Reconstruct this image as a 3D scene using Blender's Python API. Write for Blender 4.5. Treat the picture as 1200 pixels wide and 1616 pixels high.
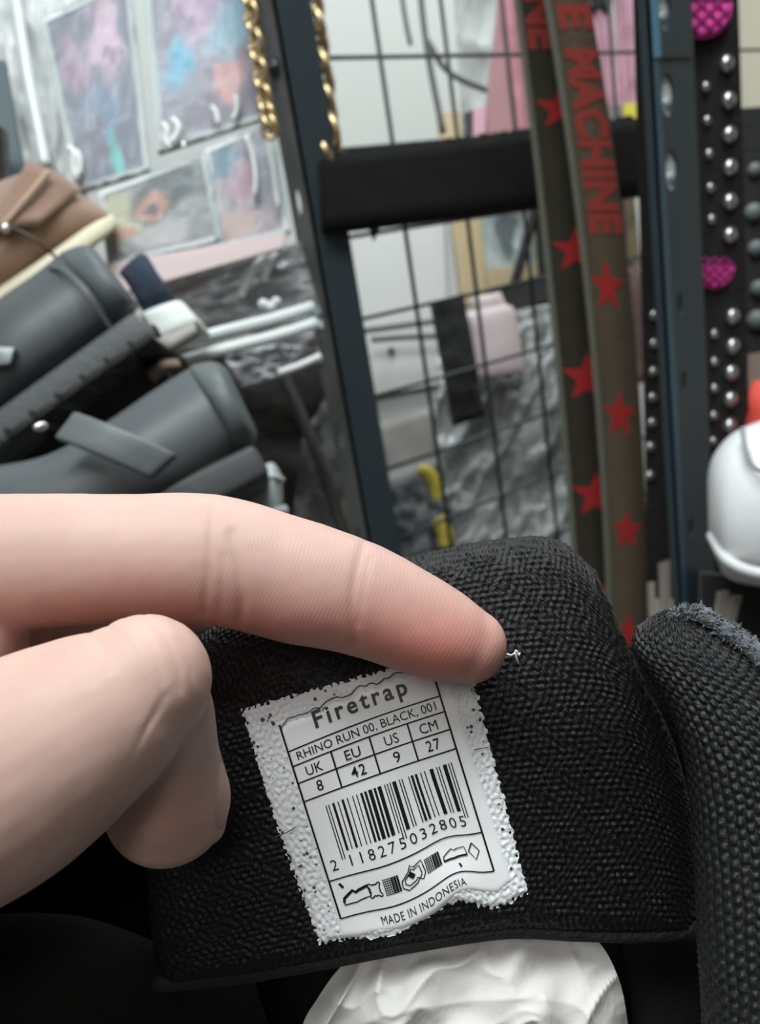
import bpy, bmesh, math, random
import numpy as np
from mathutils import Vector, Matrix, noise as mnoise

for o in list(bpy.data.objects):
    bpy.data.objects.remove(o)
random.seed(7)
rng = np.random.default_rng(11)
scene = bpy.context.scene
COL = scene.collection

# ------------------------------------------------------------------ camera
F_PX, CX, CY = 1300.0, 600.0, 808.0
CAM = np.array([0.0, 0.0, 1.35])
_d = np.array([690.0, 4040.0, F_PX]); _d /= np.linalg.norm(_d)
_e = np.array([1980.0, -796.0, F_PX]); _e -= _e.dot(_d) * _d; _e /= np.linalg.norm(_e)
_z = -_d
_y = np.cross(_z, _e)
WR = np.array([_e, _y, _z])            # camera-ray coordinates -> world (X along the rack, Z up)
cam_data = bpy.data.cameras.new('camera')
cam = bpy.data.objects.new('camera', cam_data); COL.objects.link(cam)
cam_data.sensor_fit = 'HORIZONTAL'; cam_data.sensor_width = 36.0
cam_data.lens = F_PX / 1200.0 * 36.0
cam_data.clip_start = 0.01; cam_data.clip_end = 30
R = np.column_stack([WR @ [1, 0, 0], WR @ [0, -1, 0], WR @ [0, 0, -1]])
M4 = Matrix(R.tolist()).to_4x4(); M4.translation = Vector(CAM.tolist())
cam.matrix_world = M4
cam_data.dof.use_dof = True
cam_data.dof.focus_distance = 0.133
cam_data.dof.aperture_fstop = cam_data.lens / 1.3
scene.camera = cam

def P(px, py, d):
    """pixel of the 1200x1616 frame + distance along the lens axis -> world point(s)"""
    px = np.asarray(px, float); py = np.asarray(py, float); d = np.asarray(d, float)
    px, py, d = np.broadcast_arrays(px, py, d)
    v = np.stack([(px - CX) / F_PX * d, (py - CY) / F_PX * d, d], -1)
    return v @ WR.T + CAM

def proj(w):
    v = (np.asarray(w) - CAM) @ WR
    return CX + F_PX * v[..., 0] / v[..., 2], CY + F_PX * v[..., 1] / v[..., 2], v[..., 2]

VIEW = WR @ np.array([0, 0, 1.0])
AX = np.array([1.0, 0, 0]); AY = np.array([0, 1.0, 0]); AZ = np.array([0, 0, 1.0])

# ------------------------------------------------------------------ world, lights, exposure
scene.view_settings.view_transform = 'Standard'
scene.view_settings.look = 'None'
scene.view_settings.gamma = 1.0
scene.view_settings.exposure = -0.17
scene.view_settings.use_curve_mapping = False
w = bpy.data.worlds.new('room_air'); scene.world = w; w.use_nodes = True
w.node_tree.nodes['Background'].inputs[0].default_value = (0.8, 0.9, 1.0, 1)
w.node_tree.nodes['Background'].inputs[1].default_value = 0.15

def area_light(name, loc, size, power, color, target=None):
    ld = bpy.data.lights.new(name, 'AREA'); ld.shape = 'RECTANGLE'
    ld.size, ld.size_y = size; ld.energy = power; ld.color = color
    o = bpy.data.objects.new(name, ld); COL.objects.link(o); o.location = loc
    if target is not None:
        o.rotation_euler = (Vector(target) - Vector(loc)).to_track_quat('-Z', 'Y').to_euler()
    return o
# ceiling tubes of the shop, plus an added fill lamp at the right
area_light('ceiling_tube_aisle', (-0.08, -0.06, 2.5), (1.2, 0.4), 29, (0.94, 0.99, 1.0))
area_light('ceiling_tube_rack', (0.9, 0.85, 2.54), (1.2, 0.3), 17, (0.92, 0.98, 1.0))
area_light('ceiling_tube_entrance', (-0.9, -1.0, 2.5), (1.2, 0.4), 13, (1.0, 0.96, 0.92))
area_light('right_fill', (1.75, 0.45, 2.5), (0.3, 1.0), 9, (1.0, 0.98, 0.94))  # unseen fill lamp, added to brighten the right side

# ------------------------------------------------------------------ helpers
def lin(c):
    return tuple(((x / 255.0) / 12.92 if x / 255.0 <= 0.04045 else ((x / 255.0 + 0.055) / 1.055) ** 2.4) for x in c)

MATS = {}
def mat(name, rgb, rough=0.6, metal=0.0, spec=0.5, bump=None, vary=None, sheen=0.0, coat=0.0):
    """principled surface; rgb in sRGB 0-255; bump=(noise scale, strength, distance); vary=(scale, rgb2)"""
    if name in MATS: return MATS[name]
    m = bpy.data.materials.new(name); m.use_nodes = True
    nt = m.node_tree; b = nt.nodes['Principled BSDF']
    b.inputs['Base Color'].default_value = (*lin(rgb), 1)
    b.inputs['Roughness'].default_value = rough
    b.inputs['Metallic'].default_value = metal
    b.inputs['Specular IOR Level'].default_value = spec
    b.inputs['Sheen Weight'].default_value = sheen
    b.inputs['Coat Weight'].default_value = coat
    tc = nt.nodes.new('ShaderNodeTexCoord')
    if bump:
        n = nt.nodes.new('ShaderNodeTexNoise'); n.inputs['Scale'].default_value = bump[0]
        n.inputs['Detail'].default_value = 4
        nt.links.new(tc.outputs['Object'], n.inputs['Vector'])
        bp = nt.nodes.new('ShaderNodeBump'); bp.inputs['Strength'].default_value = bump[1]
        bp.inputs['Distance'].default_value = bump[2]
        nt.links.new(n.outputs['Fac'], bp.inputs['Height'])
        nt.links.new(bp.outputs['Normal'], b.inputs['Normal'])
    if vary:
        n = nt.nodes.new('ShaderNodeTexNoise'); n.inputs['Scale'].default_value = vary[0]
        n.inputs['Detail'].default_value = 5
        nt.links.new(tc.outputs['Object'], n.inputs['Vector'])
        r = nt.nodes.new('ShaderNodeValToRGB')
        r.color_ramp.elements[0].position = 0.35; r.color_ramp.elements[1].position = 0.65
        r.color_ramp.elements[0].color = (*lin(rgb), 1); r.color_ramp.elements[1].color = (*lin(vary[1]), 1)
        nt.links.new(n.outputs['Fac'], r.inputs['Fac'])
        nt.links.new(r.outputs['Color'], b.inputs['Base Color'])
    MATS[name] = m
    return m

def film(name, tint=(0.93, 0.95, 0.95), white=0.08, rough=0.12, bump=(60, 0.5, 0.01), gloss=0.35):
    """thin clear plastic: transparent, a little milky, glossy at the creases"""
    if name in MATS: return MATS[name]
    m = bpy.data.materials.new(name); m.use_nodes = True
    nt = m.node_tree; nt.nodes.clear()
    out = nt.nodes.new('ShaderNodeOutputMaterial')
    tr = nt.nodes.new('ShaderNodeBsdfTransparent'); tr.inputs[0].default_value = (*tint, 1)
    di = nt.nodes.new('ShaderNodeBsdfDiffuse'); di.inputs[0].default_value = (0.85, 0.88, 0.88, 1)
    gl = nt.nodes.new('ShaderNodeBsdfGlossy'); gl.inputs['Roughness'].default_value = rough
    lw = nt.nodes.new('ShaderNodeLayerWeight'); lw.inputs['Blend'].default_value = gloss
    tc = nt.nodes.new('ShaderNodeTexCoord')
    n = nt.nodes.new('ShaderNodeTexNoise'); n.inputs['Scale'].default_value = bump[0]; n.inputs['Detail'].default_value = 3
    bp = nt.nodes.new('ShaderNodeBump'); bp.inputs['Strength'].default_value = bump[1]; bp.inputs['Distance'].default_value = bump[2]
    nt.links.new(tc.outputs['Object'], n.inputs['Vector']); nt.links.new(n.outputs['Fac'], bp.inputs['Height'])
    nt.links.new(bp.outputs['Normal'], gl.inputs['Normal']); nt.links.new(bp.outputs['Normal'], lw.inputs['Normal'])
    m1 = nt.nodes.new('ShaderNodeMixShader'); m1.inputs[0].default_value = white
    nt.links.new(tr.outputs[0], m1.inputs[1]); nt.links.new(di.outputs[0], m1.inputs[2])
    m2 = nt.nodes.new('ShaderNodeMixShader')
    nt.links.new(lw.outputs['Fresnel'], m2.inputs[0])
    nt.links.new(m1.outputs[0], m2.inputs[1]); nt.links.new(gl.outputs[0], m2.inputs[2])
    nt.links.new(m2.outputs[0], out.inputs[0])
    MATS[name] = m
    return m

def link(name, me, material=None, parent=None, smooth=True):
    o = bpy.data.objects.new(name, me); COL.objects.link(o)
    if material: me.materials.append(material)
    if smooth:
        me.polygons.foreach_set('use_smooth', np.ones(len(me.polygons), bool))
    if parent is not None:
        o.parent = parent
        o.matrix_parent_inverse = Matrix.Translation(-parent.location)
    return o

def tag(o, label, cat, group=None, kind=None):
    o['label'] = label; o['category'] = cat
    if group: o['group'] = group
    if kind: o['kind'] = kind
    return o

def thing(name, loc, label, cat, group=None):
    o = bpy.data.objects.new(name, None); COL.objects.link(o)
    o.location = [float(v) for v in loc]; o.empty_display_size = 0.02
    return tag(o, label, cat, group)

def raw_mesh(name, V, Fs, recalc=False):
    me = bpy.data.meshes.new(name)
    V = np.asarray(V, float).reshape(-1, 3)
    me.from_pydata(V.tolist(), [], [list(map(int, f)) for f in Fs])
    if recalc:
        bm = bmesh.new(); bm.from_mesh(me)
        bmesh.ops.recalc_face_normals(bm, faces=bm.faces); bm.to_mesh(me); bm.free()
    me.update()
    return me

def quads_mesh(name, V, Q):
    """fast builder for big quad grids"""
    me = bpy.data.meshes.new(name)
    V = np.asarray(V, np.float32).reshape(-1, 3); Q = np.asarray(Q, np.int32).reshape(-1, 4)
    me.vertices.add(len(V)); me.vertices.foreach_set('co', V.ravel())
    me.loops.add(Q.size); me.loops.foreach_set('vertex_index', Q.ravel())
    me.polygons.add(len(Q)); me.polygons.foreach_set('loop_start', np.arange(0, Q.size, 4, dtype=np.int32))
    me.update(calc_edges=True); me.validate()
    return me

def grid_quads(nu, nv, wrap_u=False, wrap_v=False, off=0):
    iu = np.arange(nu if wrap_u else nu - 1); iv = np.arange(nv if wrap_v else nv - 1)
    a, b = np.meshgrid(iu, iv, indexing='ij')
    a2, b2 = (a + 1) % nu, (b + 1) % nv
    q = np.stack([a * nv + b, a2 * nv + b, a2 * nv + b2, a * nv + b2], -1)
    return q.reshape(-1, 4) + off

def cr_matrix(n_ctrl, ts):
    """Catmull-Rom weights over n_ctrl points for parameters ts in 0..n_ctrl-1"""
    ts = np.asarray(ts, float); Wm = np.zeros((len(ts), n_ctrl))
    for k, t in enumerate(ts):
        i = min(int(t), n_ctrl - 2); u = t - i
        ws = [-0.5*u + u*u - 0.5*u**3, 1 - 2.5*u*u + 1.5*u**3, 0.5*u + 2*u*u - 1.5*u**3, -0.5*u*u + 0.5*u**3]
        for j, wt in enumerate(ws):
            ii = i - 1 + j
            if ii < 0: Wm[k, 0] += 2 * wt; Wm[k, 1] -= wt
            elif ii > n_ctrl - 1: Wm[k, n_ctrl-1] += 2 * wt; Wm[k, n_ctrl-2] -= wt
            else: Wm[k, ii] += wt
    return Wm

def spline(pts, n):
    pts = np.asarray(pts, float)
    return cr_matrix(len(pts), np.linspace(0, len(pts) - 1, n)) @ pts

def grid_normals(G, wrap_v=False):
    du = np.gradient(G, axis=0)
    if wrap_v:
        dv = (np.roll(G, -1, 1) - np.roll(G, 1, 1)) / 2
    else:
        dv = np.gradient(G, axis=1)
    n = np.cross(du, dv); l = np.linalg.norm(n, axis=-1, keepdims=True); l[l < 1e-12] = 1
    return n / l

def wnoise(p, scale, seed=0, oct=4):
    """smooth numpy noise from random plane waves, about -1..1"""
    r = np.random.default_rng(seed); p = np.asarray(p)
    out = np.zeros(p.shape[:-1]); amp = 1.0; tot = 0
    for o in range(oct):
        for k in range(6):
            v = r.normal(size=p.shape[-1]); v = v / np.linalg.norm(v) * scale * (2 ** o) * r.uniform(0.7, 1.4)
            out += amp * np.sin(p @ v * 6.283 + r.uniform(0, 6.283)) / 2.4
        tot += amp; amp *= 0.5
    return out / tot

def bm_mesh(name, fn):
    bm = bmesh.new(); fn(bm)
    bmesh.ops.recalc_face_normals(bm, faces=bm.faces)
    me = bpy.data.meshes.new(name); bm.to_mesh(me); bm.free()
    return me

def box_axes(c, ax, ay, az, name='box', bevel=0.0, seg=2):
    """box centred at c with half-extent vectors"""
    c, ax, ay, az = (np.asarray(v, float) for v in (c, ax, ay, az))
    V = [c + sx*ax + sy*ay + sz*az for sx in (-1, 1) for sy in (-1, 1) for sz in (-1, 1)]
    Fs = [(0,1,3,2),(4,6,7,5),(0,4,5,1),(2,3,7,6),(0,2,6,4),(1,5,7,3)]
    me = raw_mesh(name, V, Fs, True)
    if bevel > 0:
        bm = bmesh.new(); bm.from_mesh(me)
        bmesh.ops.bevel(bm, geom=list(bm.edges), offset=bevel, segments=seg, profile=0.5, affect='EDGES')
        bm.to_mesh(me); bm.free()
    return me

def tube_mesh(name, pts, rad, n=10, closed=False, caps=True, flat=None):
    """swept round tube through 3D pts; rad scalar or per point"""
    pts = np.asarray(pts, float); m = len(pts)
    rad = np.broadcast_to(np.asarray(rad, float), (m,))
    T = np.gradient(pts, axis=0)
    if closed: T = np.roll(pts, -1, 0) - np.roll(pts, 1, 0)
    T /= np.linalg.norm(T, axis=1, keepdims=True) + 1e-12
    ref = np.array([0.31, 0.52, 0.79]); 
    if abs(T[0] @ ref) > 0.9: ref = np.array([1.0, 0, 0])
    N = np.cross(T[0], ref); N /= np.linalg.norm(N)
    rings = []
    for i in range(m):
        N = N - (N @ T[i]) * T[i]; N /= np.linalg.norm(N) + 1e-12
        B = np.cross(T[i], N)
        a = np.linspace(0, 2*np.pi, n, endpoint=False)
        rings.append(pts[i] + rad[i] * (np.cos(a)[:, None] * N + np.sin(a)[:, None] * B))
    V = np.concatenate(rings); Fs = grid_quads(m, n, closed, True).tolist()
    if caps and not closed:
        Fs.append(list(range(n))[::-1]); Fs.append([(m-1)*n + k for k in range(n)])
    return raw_mesh(name, V, Fs, True)

def slab_px(name, corners, depths, thick, nu=2, nv=2, fn=None, uv=True, bevel=0):
    """sheet between four frame corners TL TR BR BL each with its own distance, given real thickness behind it"""
    c = np.array([P(x, y, d) for (x, y), d in zip(corners, depths)])
    u = np.linspace(0, 1, nu)[:, None, None]; v = np.linspace(0, 1, nv)[None, :, None]
    G = (1-u)*(1-v)*c[0] + u*(1-v)*c[1] + u*v*c[2] + (1-u)*v*c[3]
    nrm = np.cross(c[1]-c[0], c[3]-c[0]); nrm /= np.linalg.norm(nrm)
    if nrm @ VIEW < 0: nrm = -nrm
    if fn is not None: G = G + fn(np.broadcast_to(u, (nu, nv, 1))[..., 0], np.broadcast_to(v, (nu, nv, 1))[..., 0])[..., None] * nrm
    B = G + nrm * thick
    V = np.concatenate([G.reshape(-1, 3), B.reshape(-1, 3)]); n = nu * nv
    Fs = grid_quads(nu, nv).tolist() + [f[::-1] for f in grid_quads(nu, nv, off=n).tolist()]
    def side(ids):
        for a, b in zip(ids[:-1], ids[1:]): Fs.append([a, b, b + n, a + n])
    side([i*nv for i in range(nu)]); side([i*nv + nv-1 for i in range(nu)])
    side(list(range(nv))); side([(nu-1)*nv + j for j in range(nv)])
    me = raw_mesh(name, V, Fs, True)
    if bevel:
        bm = bmesh.new(); bm.from_mesh(me)
        bmesh.ops.bevel(bm, geom=[e for e in bm.edges if e.calc_face_angle(0) > .9], offset=bevel, segments=3, profile=0.5, affect='EDGES')
        bm.to_mesh(me); bm.free()
        uv = False
    if uv:
        L = me.uv_layers.new(name='UVMap')
        uu = np.broadcast_to(np.linspace(0, 1, nu)[:, None], (nu, nv)).ravel(); vv = np.broadcast_to(np.linspace(0, 1, nv)[None], (nu, nv)).ravel()
        uu = np.concatenate([uu, uu]); vv = np.concatenate([vv, vv])
        li = np.empty(len(me.loops), int); me.loops.foreach_get('vertex_index', li)
        L.data.foreach_set('uv', np.stack([uu[li], 1 - vv[li]], -1).ravel())
    return me

def loft_px(name, sections, n=28, power=2.4, steps=36, disp=None):
    """solid lofted through sections (x0,y0, x1,y1, distance, half depth): each an oval between two frame points"""
    S = spline(sections, steps)
    a = np.linspace(0, 2*np.pi, n, endpoint=False)
    ca, sa = np.cos(a), np.sin(a)
    ca = np.sign(ca) * np.abs(ca) ** (2/power); sa = np.sign(sa) * np.abs(sa) ** (2/power)
    rings = []
    for s in S:
        p0 = P(s[0], s[1], s[4]); p1 = P(s[2], s[3], s[4]); c = (p0 + p1) / 2; h = (p1 - p0) / 2
        dirn = c - CAM; dirn /= np.linalg.norm(dirn)
        rings.append(c + ca[:, None] * h + sa[:, None] * dirn * s[5])
    G = np.array(rings)
    if disp is not None: G = disp(G)
    V = G.reshape(-1, 3); Fs = grid_quads(steps, n, False, True).tolist()
    Fs.append(list(range(n))[::-1]); Fs.append([(steps-1)*n + k for k in range(n)])
    return raw_mesh(name, V, Fs, True)

# ------------------------------------------------------------------ the room
def room_slab(name, lo, hi, m):
    lo = np.array(lo, float); hi = np.array(hi, float); c = (lo+hi)/2; h = (hi-lo)/2
    o = link(name, box_axes(c, AX*h[0], AY*h[1], AZ*h[2], name), m, smooth=False)
    o['kind'] = 'structure'
    return o
X0, X1, Y0, Y1, H = -1.9, 2.3, -1.9, 1.38, 2.62
wall_m = mat('wall_paint', (214, 219, 217), 0.85, bump=(40, 0.1, 0.002))
room_slab('floor', (X0-.1, Y0-.1, -0.1), (X1+.1, Y1+.1, 0), mat('grey_floor', (96, 94, 92), 0.6, vary=(5, (80, 78, 77))))
room_slab('ceiling', (X0-.1, Y0-.1, H), (X1+.1, Y1+.1, H+.1), mat('ceiling_paint', (170, 170, 168), 0.9))
room_slab('wall_back', (X0-.1, Y1, 0), (X1+.1, Y1+.1, H), wall_m)
room_slab('wall_front', (X0-.1, Y0-.1, 0), (X1+.1, Y0, H), mat('shop_wall_dim', (88, 85, 82), 0.85))
room_slab('wall_left', (X0-.1, Y0, 0), (X0, Y1, H), mat('shop_wall_grey', (128, 128, 126), 0.85))
room_slab('wall_right', (X1, Y0, 0), (X1+.1, Y1, H), mat('cream_wall', (222, 216, 198), 0.85))

# ------------------------------------------------------------------ rack: uprights, crossbar, wire grid
steel = mat('blue_grey_enamel', (50, 60, 66), 0.38, spec=0.45, bump=(300, 0.06, 0.001))
black_paint = mat('black_enamel', (22, 24, 25), 0.5)
galv = mat('galvanised_steel', (165, 172, 174), 0.4, metal=0.2, vary=(60, (140, 146, 150)))

def plate_holes(name, origin, du, dv, dn, outline, holes, thick):
    """flat plate in the plane (du, dv) with real through-holes"""
    bm = bmesh.new()
    def loop(pts):
        vs = [bm.verts.new(Vector((origin + du*a + dv*b).tolist())) for a, b in pts]
        return [bm.edges.new((vs[i], vs[(i+1) % len(vs)])) for i in range(len(vs))]
    es = loop(outline)
    for h in holes: es += loop(h)
    bmesh.ops.triangle_fill(bm, edges=es, use_beauty=True)
    r = bmesh.ops.extrude_face_region(bm, geom=list(bm.faces))
    vs = [g for g in r['geom'] if isinstance(g, bmesh.types.BMVert)]
    bmesh.ops.translate(bm, verts=vs, vec=Vector((dn*thick).tolist()))
    bmesh.ops.recalc_face_normals(bm, faces=bm.faces)
    me = bpy.data.meshes.new(name); bm.to_mesh(me); bm.free()
    return me

def oval(cx, cy, rx, ry, n=20):
    return [(cx + rx*math.cos(2*math.pi*k/n), cy + ry*math.sin(2*math.pi*k/n)) for k in range(n)]

def on_line_z(p, py):
    """height on the vertical through world point p that is seen at frame row py"""
    lo, hi = 0.0, 2.6
    for _ in range(60):
        m_ = (lo+hi)/2; y = proj(np.array([p[0], p[1], m_]))[1]
        if y > py: lo = m_
        else: hi = m_
    return (lo+hi)/2

# left upright
pL = P(449, 100, 0.64)
t = thing('shelf_upright', (pL[0], pL[1], 0), 'dark slotted steel upright with a bolt beside the gold chains', 'upright')
t3 = 0.0022; zt = 2.3
base = np.array([pL[0], pL[1], 0.0])
link('front_flange', plate_holes('front_flange', base, AX, AZ, AY, [(0, 0), (0.034, 0), (0.034, zt), (0, zt)], [], t3), steel, t, False)
zb = on_line_z(pL, 100)
link('side_flange', plate_holes('side_flange', base, AY, AZ, AX, [(0, 0), (0.030, 0), (0.030, zt), (0, zt)],
     [oval(0.017, z, 0.0045, 0.011) for z in np.arange(zb-0.6, zb+.4, 0.1) if abs(z-zb) > 0.02], t3), mat('upright_side_lit', (88, 90, 88), 0.5), t, False)  # lighter colour stands for the light falling on this flange
def bolt(bm):
    c = base + AY*0.015 - AX*0.002 + AZ*zb
    mtx = Matrix.Translation(Vector(c.tolist())) @ Matrix.Rotation(math.pi/2, 4, 'Y')
    bmesh.ops.create_cone(bm, cap_ends=True, segments=20, radius1=0.0085, radius2=0.0065, depth=0.004, matrix=mtx)
    c2 = c - AX*0.003
    bmesh.ops.create_cone(bm, cap_ends=True, segments=6, radius1=0.0045, radius2=0.0042, depth=0.004, matrix=Matrix.Translation(Vector(c2.tolist())) @ Matrix.Rotation(math.pi/2, 4, 'Y'))
link('bolt', bm_mesh('bolt', bolt), mat('dark_bolt', (70, 74, 76), 0.35, metal=0.8), t)

# right upright, nearer
pR = P(1038, 240, 0.52)
t = thing('shelf_upright', (pR[0], pR[1], 0), 'blue-grey slotted angle upright in front of the studded strap', 'upright')
base = np.array([pR[0], pR[1], 0.0])
zs = [on_line_z(pR + AX*0.02, y) for y in (15, 150, 268)]
zd = [on_line_z(pR + AX*0.02, y) for y in (478, 600, 830)]
holes = [oval(0.014, z, 0.0065, 0.0125) for z in zs] + [oval(0.016, z, 0.003, 0.008) for z in zd]
link('front_flange', plate_holes('front_flange', base, AX, AZ, AY, [(0, 0), (0.043, 0), (0.043, zt), (0, zt)], holes, t3), steel, t, False)
link('side_flange', plate_holes('side_flange', base, AY, AZ, AX, [(0, 0), (0.008, 0), (0.008, zt), (0, zt)], [], t3), steel, t, False)
z0, z1 = zs[2]-0.02, zs[0]+0.05
link('backing_plate', box_axes(base + AX*0.014 + AY*0.0031 + AZ*(z0+z1)/2, AX*0.010, AY*0.0008, AZ*(z1-z0)/2, 'plate'), mat('pale_steel', (196, 204, 206), .6), t, False)
zj = on_line_z(pR, 92)
link('joint_sleeve', box_axes(base + AX*0.017 - AY*0.0007 + AZ*(zj+0.165), AX*0.017, AY*0.0006, AZ*0.0, 'sleeve') if False else
     plate_holes('joint_sleeve', base - AY*0.0012, AX, AZ, AY, [(0.001, zj), (0.040, zj), (0.040, zj+0.3), (0.001, zj+0.3)], [oval(0.014, zs[0], 0.0065, 0.0125)], 0.0011), steel, t, False)
link('edge_highlight', box_axes(base - AY*0.0016 + AX*0.003 + AZ*(zj+0.15), AX*0.0032, AY*0.0006, AZ*0.15, 'strip'), mat('blue_highlight', (84, 128, 150), .35), t, False)  # highlight on the corner edge, painted as a bright blue strip
link('edge_highlight', box_axes(base - AY*0.0006 + AX*0.003 + AZ*zj/2, AX*0.0026, AY*0.0006, AZ*zj/2, 'strip'), mat('dim_blue_highlight', (62, 84, 96), .4), t, False)  # weaker lower part of the same painted edge highlight
for z in zs:
    me = bm_mesh('rivet', lambda bm: bmesh.ops.create_uvsphere(bm, u_segments=14, v_segments=8, radius=0.0042,
        matrix=Matrix.Translation(Vector((base + AX*0.0155 + AY*0.004 + AZ*(z-0.004)).tolist()))))
    link('rivet', me, galv, t)

# black crossbar behind the belts, ragged felt wrap on its upper edge
def crossbar_disp(u, v):
    return 0.0012*np.sin(u*37)*np.sin(v*9)
bar = thing('crossbar', P(760, 290, 0.74), 'thick black crossbar running behind the two belts', 'crossbar')
link('beam', slab_px('beam', [(500, 247), (1040, 182), (1045, 297), (516, 358)], [0.67, 0.80, 0.80, 0.67], 0.02, 24, 6, crossbar_disp), mat('black_felt', (24, 25, 24), 0.95, spec=.15, bump=(250, 0.6, 0.002)), bar)
def ragged(bm):
    r = random.Random(3)
    for k in range(260):
        u = r.random(); top = r.random() < 0.7
        x = 512 + u*(1030-512); dd = 0.672 + u*0.125
        y = (247 - (x-500)*0.124) if top else (358 - (x-516)*0.116)
        s = r.uniform(3, 8); dy = -r.uniform(1, 6) if top else r.uniform(1, 5)
        pts = [P(x-s, y+ (2 if top else -2), dd+.004), P(x+s, y+(2 if top else -2), dd+.004), P(x+r.uniform(-3, 3), y+dy, dd+.006), P(x, y, dd+.012)]
        vs = [bm.verts.new(Vector(p.tolist())) for p in pts]
        for f in ((0,1,2),(0,1,3),(1,2,3),(0,2,3)): bm.faces.new([vs[i] for i in f])
o = link('felt_fuzz', bm_mesh('felt_fuzz', ragged), MATS['black_felt'], bar); o['kind'] = 'stuff'
def hook(bm):
    pts = [P(575, 345, 0.69), P(605, 340, 0.69), P(598, 362, 0.69), P(590, 378, 0.69), P(583, 360, 0.69)]
    q = [p + VIEW*0.006 for p in pts]
    a = [bm.verts.new(Vector(p.tolist())) for p in pts]; b = [bm.verts.new(Vector(p.tolist())) for p in q]
    bm.faces.new(a); bm.faces.new(b[::-1])
    for i in range(5): bm.faces.new([a[i], a[(i+1) % 5], b[(i+1) % 5], b[i]])
link('hook', bm_mesh('hook', hook), MATS['black_felt'], bar)

# wire grid panel
dg = 0.78
g0 = P(652, 440, dg)                       # a point of the panel plane
def on_plane(px, py):
    r = P(px, py, 1.0) - CAM
    return CAM + r * ((g0[1] - CAM[1]) / r[1])
wire = mat('dark_wire', (52, 60, 62), 0.45, metal=0.3)
grid = thing('wire_grid_panel', (g0[0], g0[1], 0.5), 'dark wire grid panel behind the crossbar and belts', 'grid panel')
xs_known = [on_plane(586, 0)[0], on_plane(652, 440)[0], on_plane(692, 0)[0], on_plane(753, 440)[0], on_plane(850, 440)[0]]
xa = (xs_known[0]+xs_known[1])/2; xb = (xs_known[2]+xs_known[3])/2; sx = xb - xa
zk = [on_plane(590, y)[2] for y in (495, 627, 745, 853)]
sz = (zk[0]-zk[2])/2
GX0, GX1 = xa - 0.75*sx, xa + 12*sx
GZ = [zk[1] + k*sz for k in range(-6, 9)]
for k in range(0, 13):
    x = xa + k*sx
    link('wire', tube_mesh('wire', [[x, g0[1], GZ[0]-0.03], [x, g0[1], GZ[-1]+0.03]], 0.0021, 8), wire, grid)
for z in GZ:
    link('wire', tube_mesh('wire', [[GX0-.02, g0[1]+0.003, z], [GX1+.02, g0[1]+0.003, z]], 0.0019, 8), wire, grid)

# ------------------------------------------------------------------ text, ribbons and printed artwork
_txt_cache = {}
def text_shape(s, bold=0.0, spacing=1.0):
    """outline text filled as a mesh, fitted to a 0..1 box"""
    key = (s, bold, spacing)
    if key not in _txt_cache:
        c = bpy.data.curves.new('txt', 'FONT'); c.body = s; c.offset = bold; c.space_character = spacing
        c.resolution_u = 3
        o = bpy.data.objects.new('txt', c); COL.objects.link(o)
        bpy.context.view_layer.update()
        me = bpy.data.meshes.new_from_object(o.evaluated_get(bpy.context.evaluated_depsgraph_get()))
        V = np.array([v.co[:] for v in me.vertices])[:, :2]; Fs = [list(p.vertices) for p in me.polygons]
        bpy.data.objects.remove(o); bpy.data.curves.remove(c); bpy.data.meshes.remove(me)
        lo, hi = V.min(0), V.max(0)
        _txt_cache[key] = ((V - lo) / (hi - lo), Fs, (hi - lo))
    return _txt_cache[key]

def flat_print(name, uv, faces, fn, m, parent):
    uv = np.asarray(uv, float)
    return link(name, raw_mesh(name, fn(uv[:, 0], uv[:, 1]), faces), m, parent, False)

def star_outline(cx, cy, rx, ry, rot=0.0):
    pts = []
    for k in range(10):
        a = rot - math.pi/2 + k*math.pi/5; r = 1.0 if k % 2 == 0 else 0.42
        pts.append((cx + rx*r*math.cos(a), cy + ry*r*math.sin(a)))
    return pts

class Ribbon:
    def __init__(self, rows, d0, d1, y0, y1):
        rows = np.array(rows, float)
        self.pl = np.polyfit(rows[:, 0], rows[:, 1], 2); self.pr = np.polyfit(rows[:, 0], rows[:, 2], 2)
        self.d0, self.d1, self.y0, self.y1 = d0, d1, y0, y1
    def px(self, u, y):
        l = np.polyval(self.pl, y); r = np.polyval(self.pr, y)
        return l + (r - l) * u
    def at(self, u, y, off=0.0):
        u, y = np.broadcast_arrays(np.asarray(u, float), np.asarray(y, float))
        v = (y - self.y0) / (self.y1 - self.y0)
        return P(self.px(u, y), y, self.d0 + (self.d1 - self.d0) * v - off)
    def slab(self, name, u0, u1, thick, off=0.0, n=24):
        ys = np.linspace(self.y0, self.y1, n)
        V = np.concatenate([self.at(u0, ys, off), self.at(u1, ys, off), self.at(u1, ys, off - thick), self.at(u0, ys, off - thick)])
        Fs = []
        for k in range(n-1):
            for a, b in ((0, 1), (1, 2), (2, 3), (3, 0)): Fs.append([a*n+k, b*n+k, b*n+k+1, a*n+k+1])
        Fs += [[0, n, 2*n, 3*n], [n-1, 4*n-1, 3*n-1, 2*n-1]]
        return raw_mesh(name, V, Fs, True)

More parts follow.
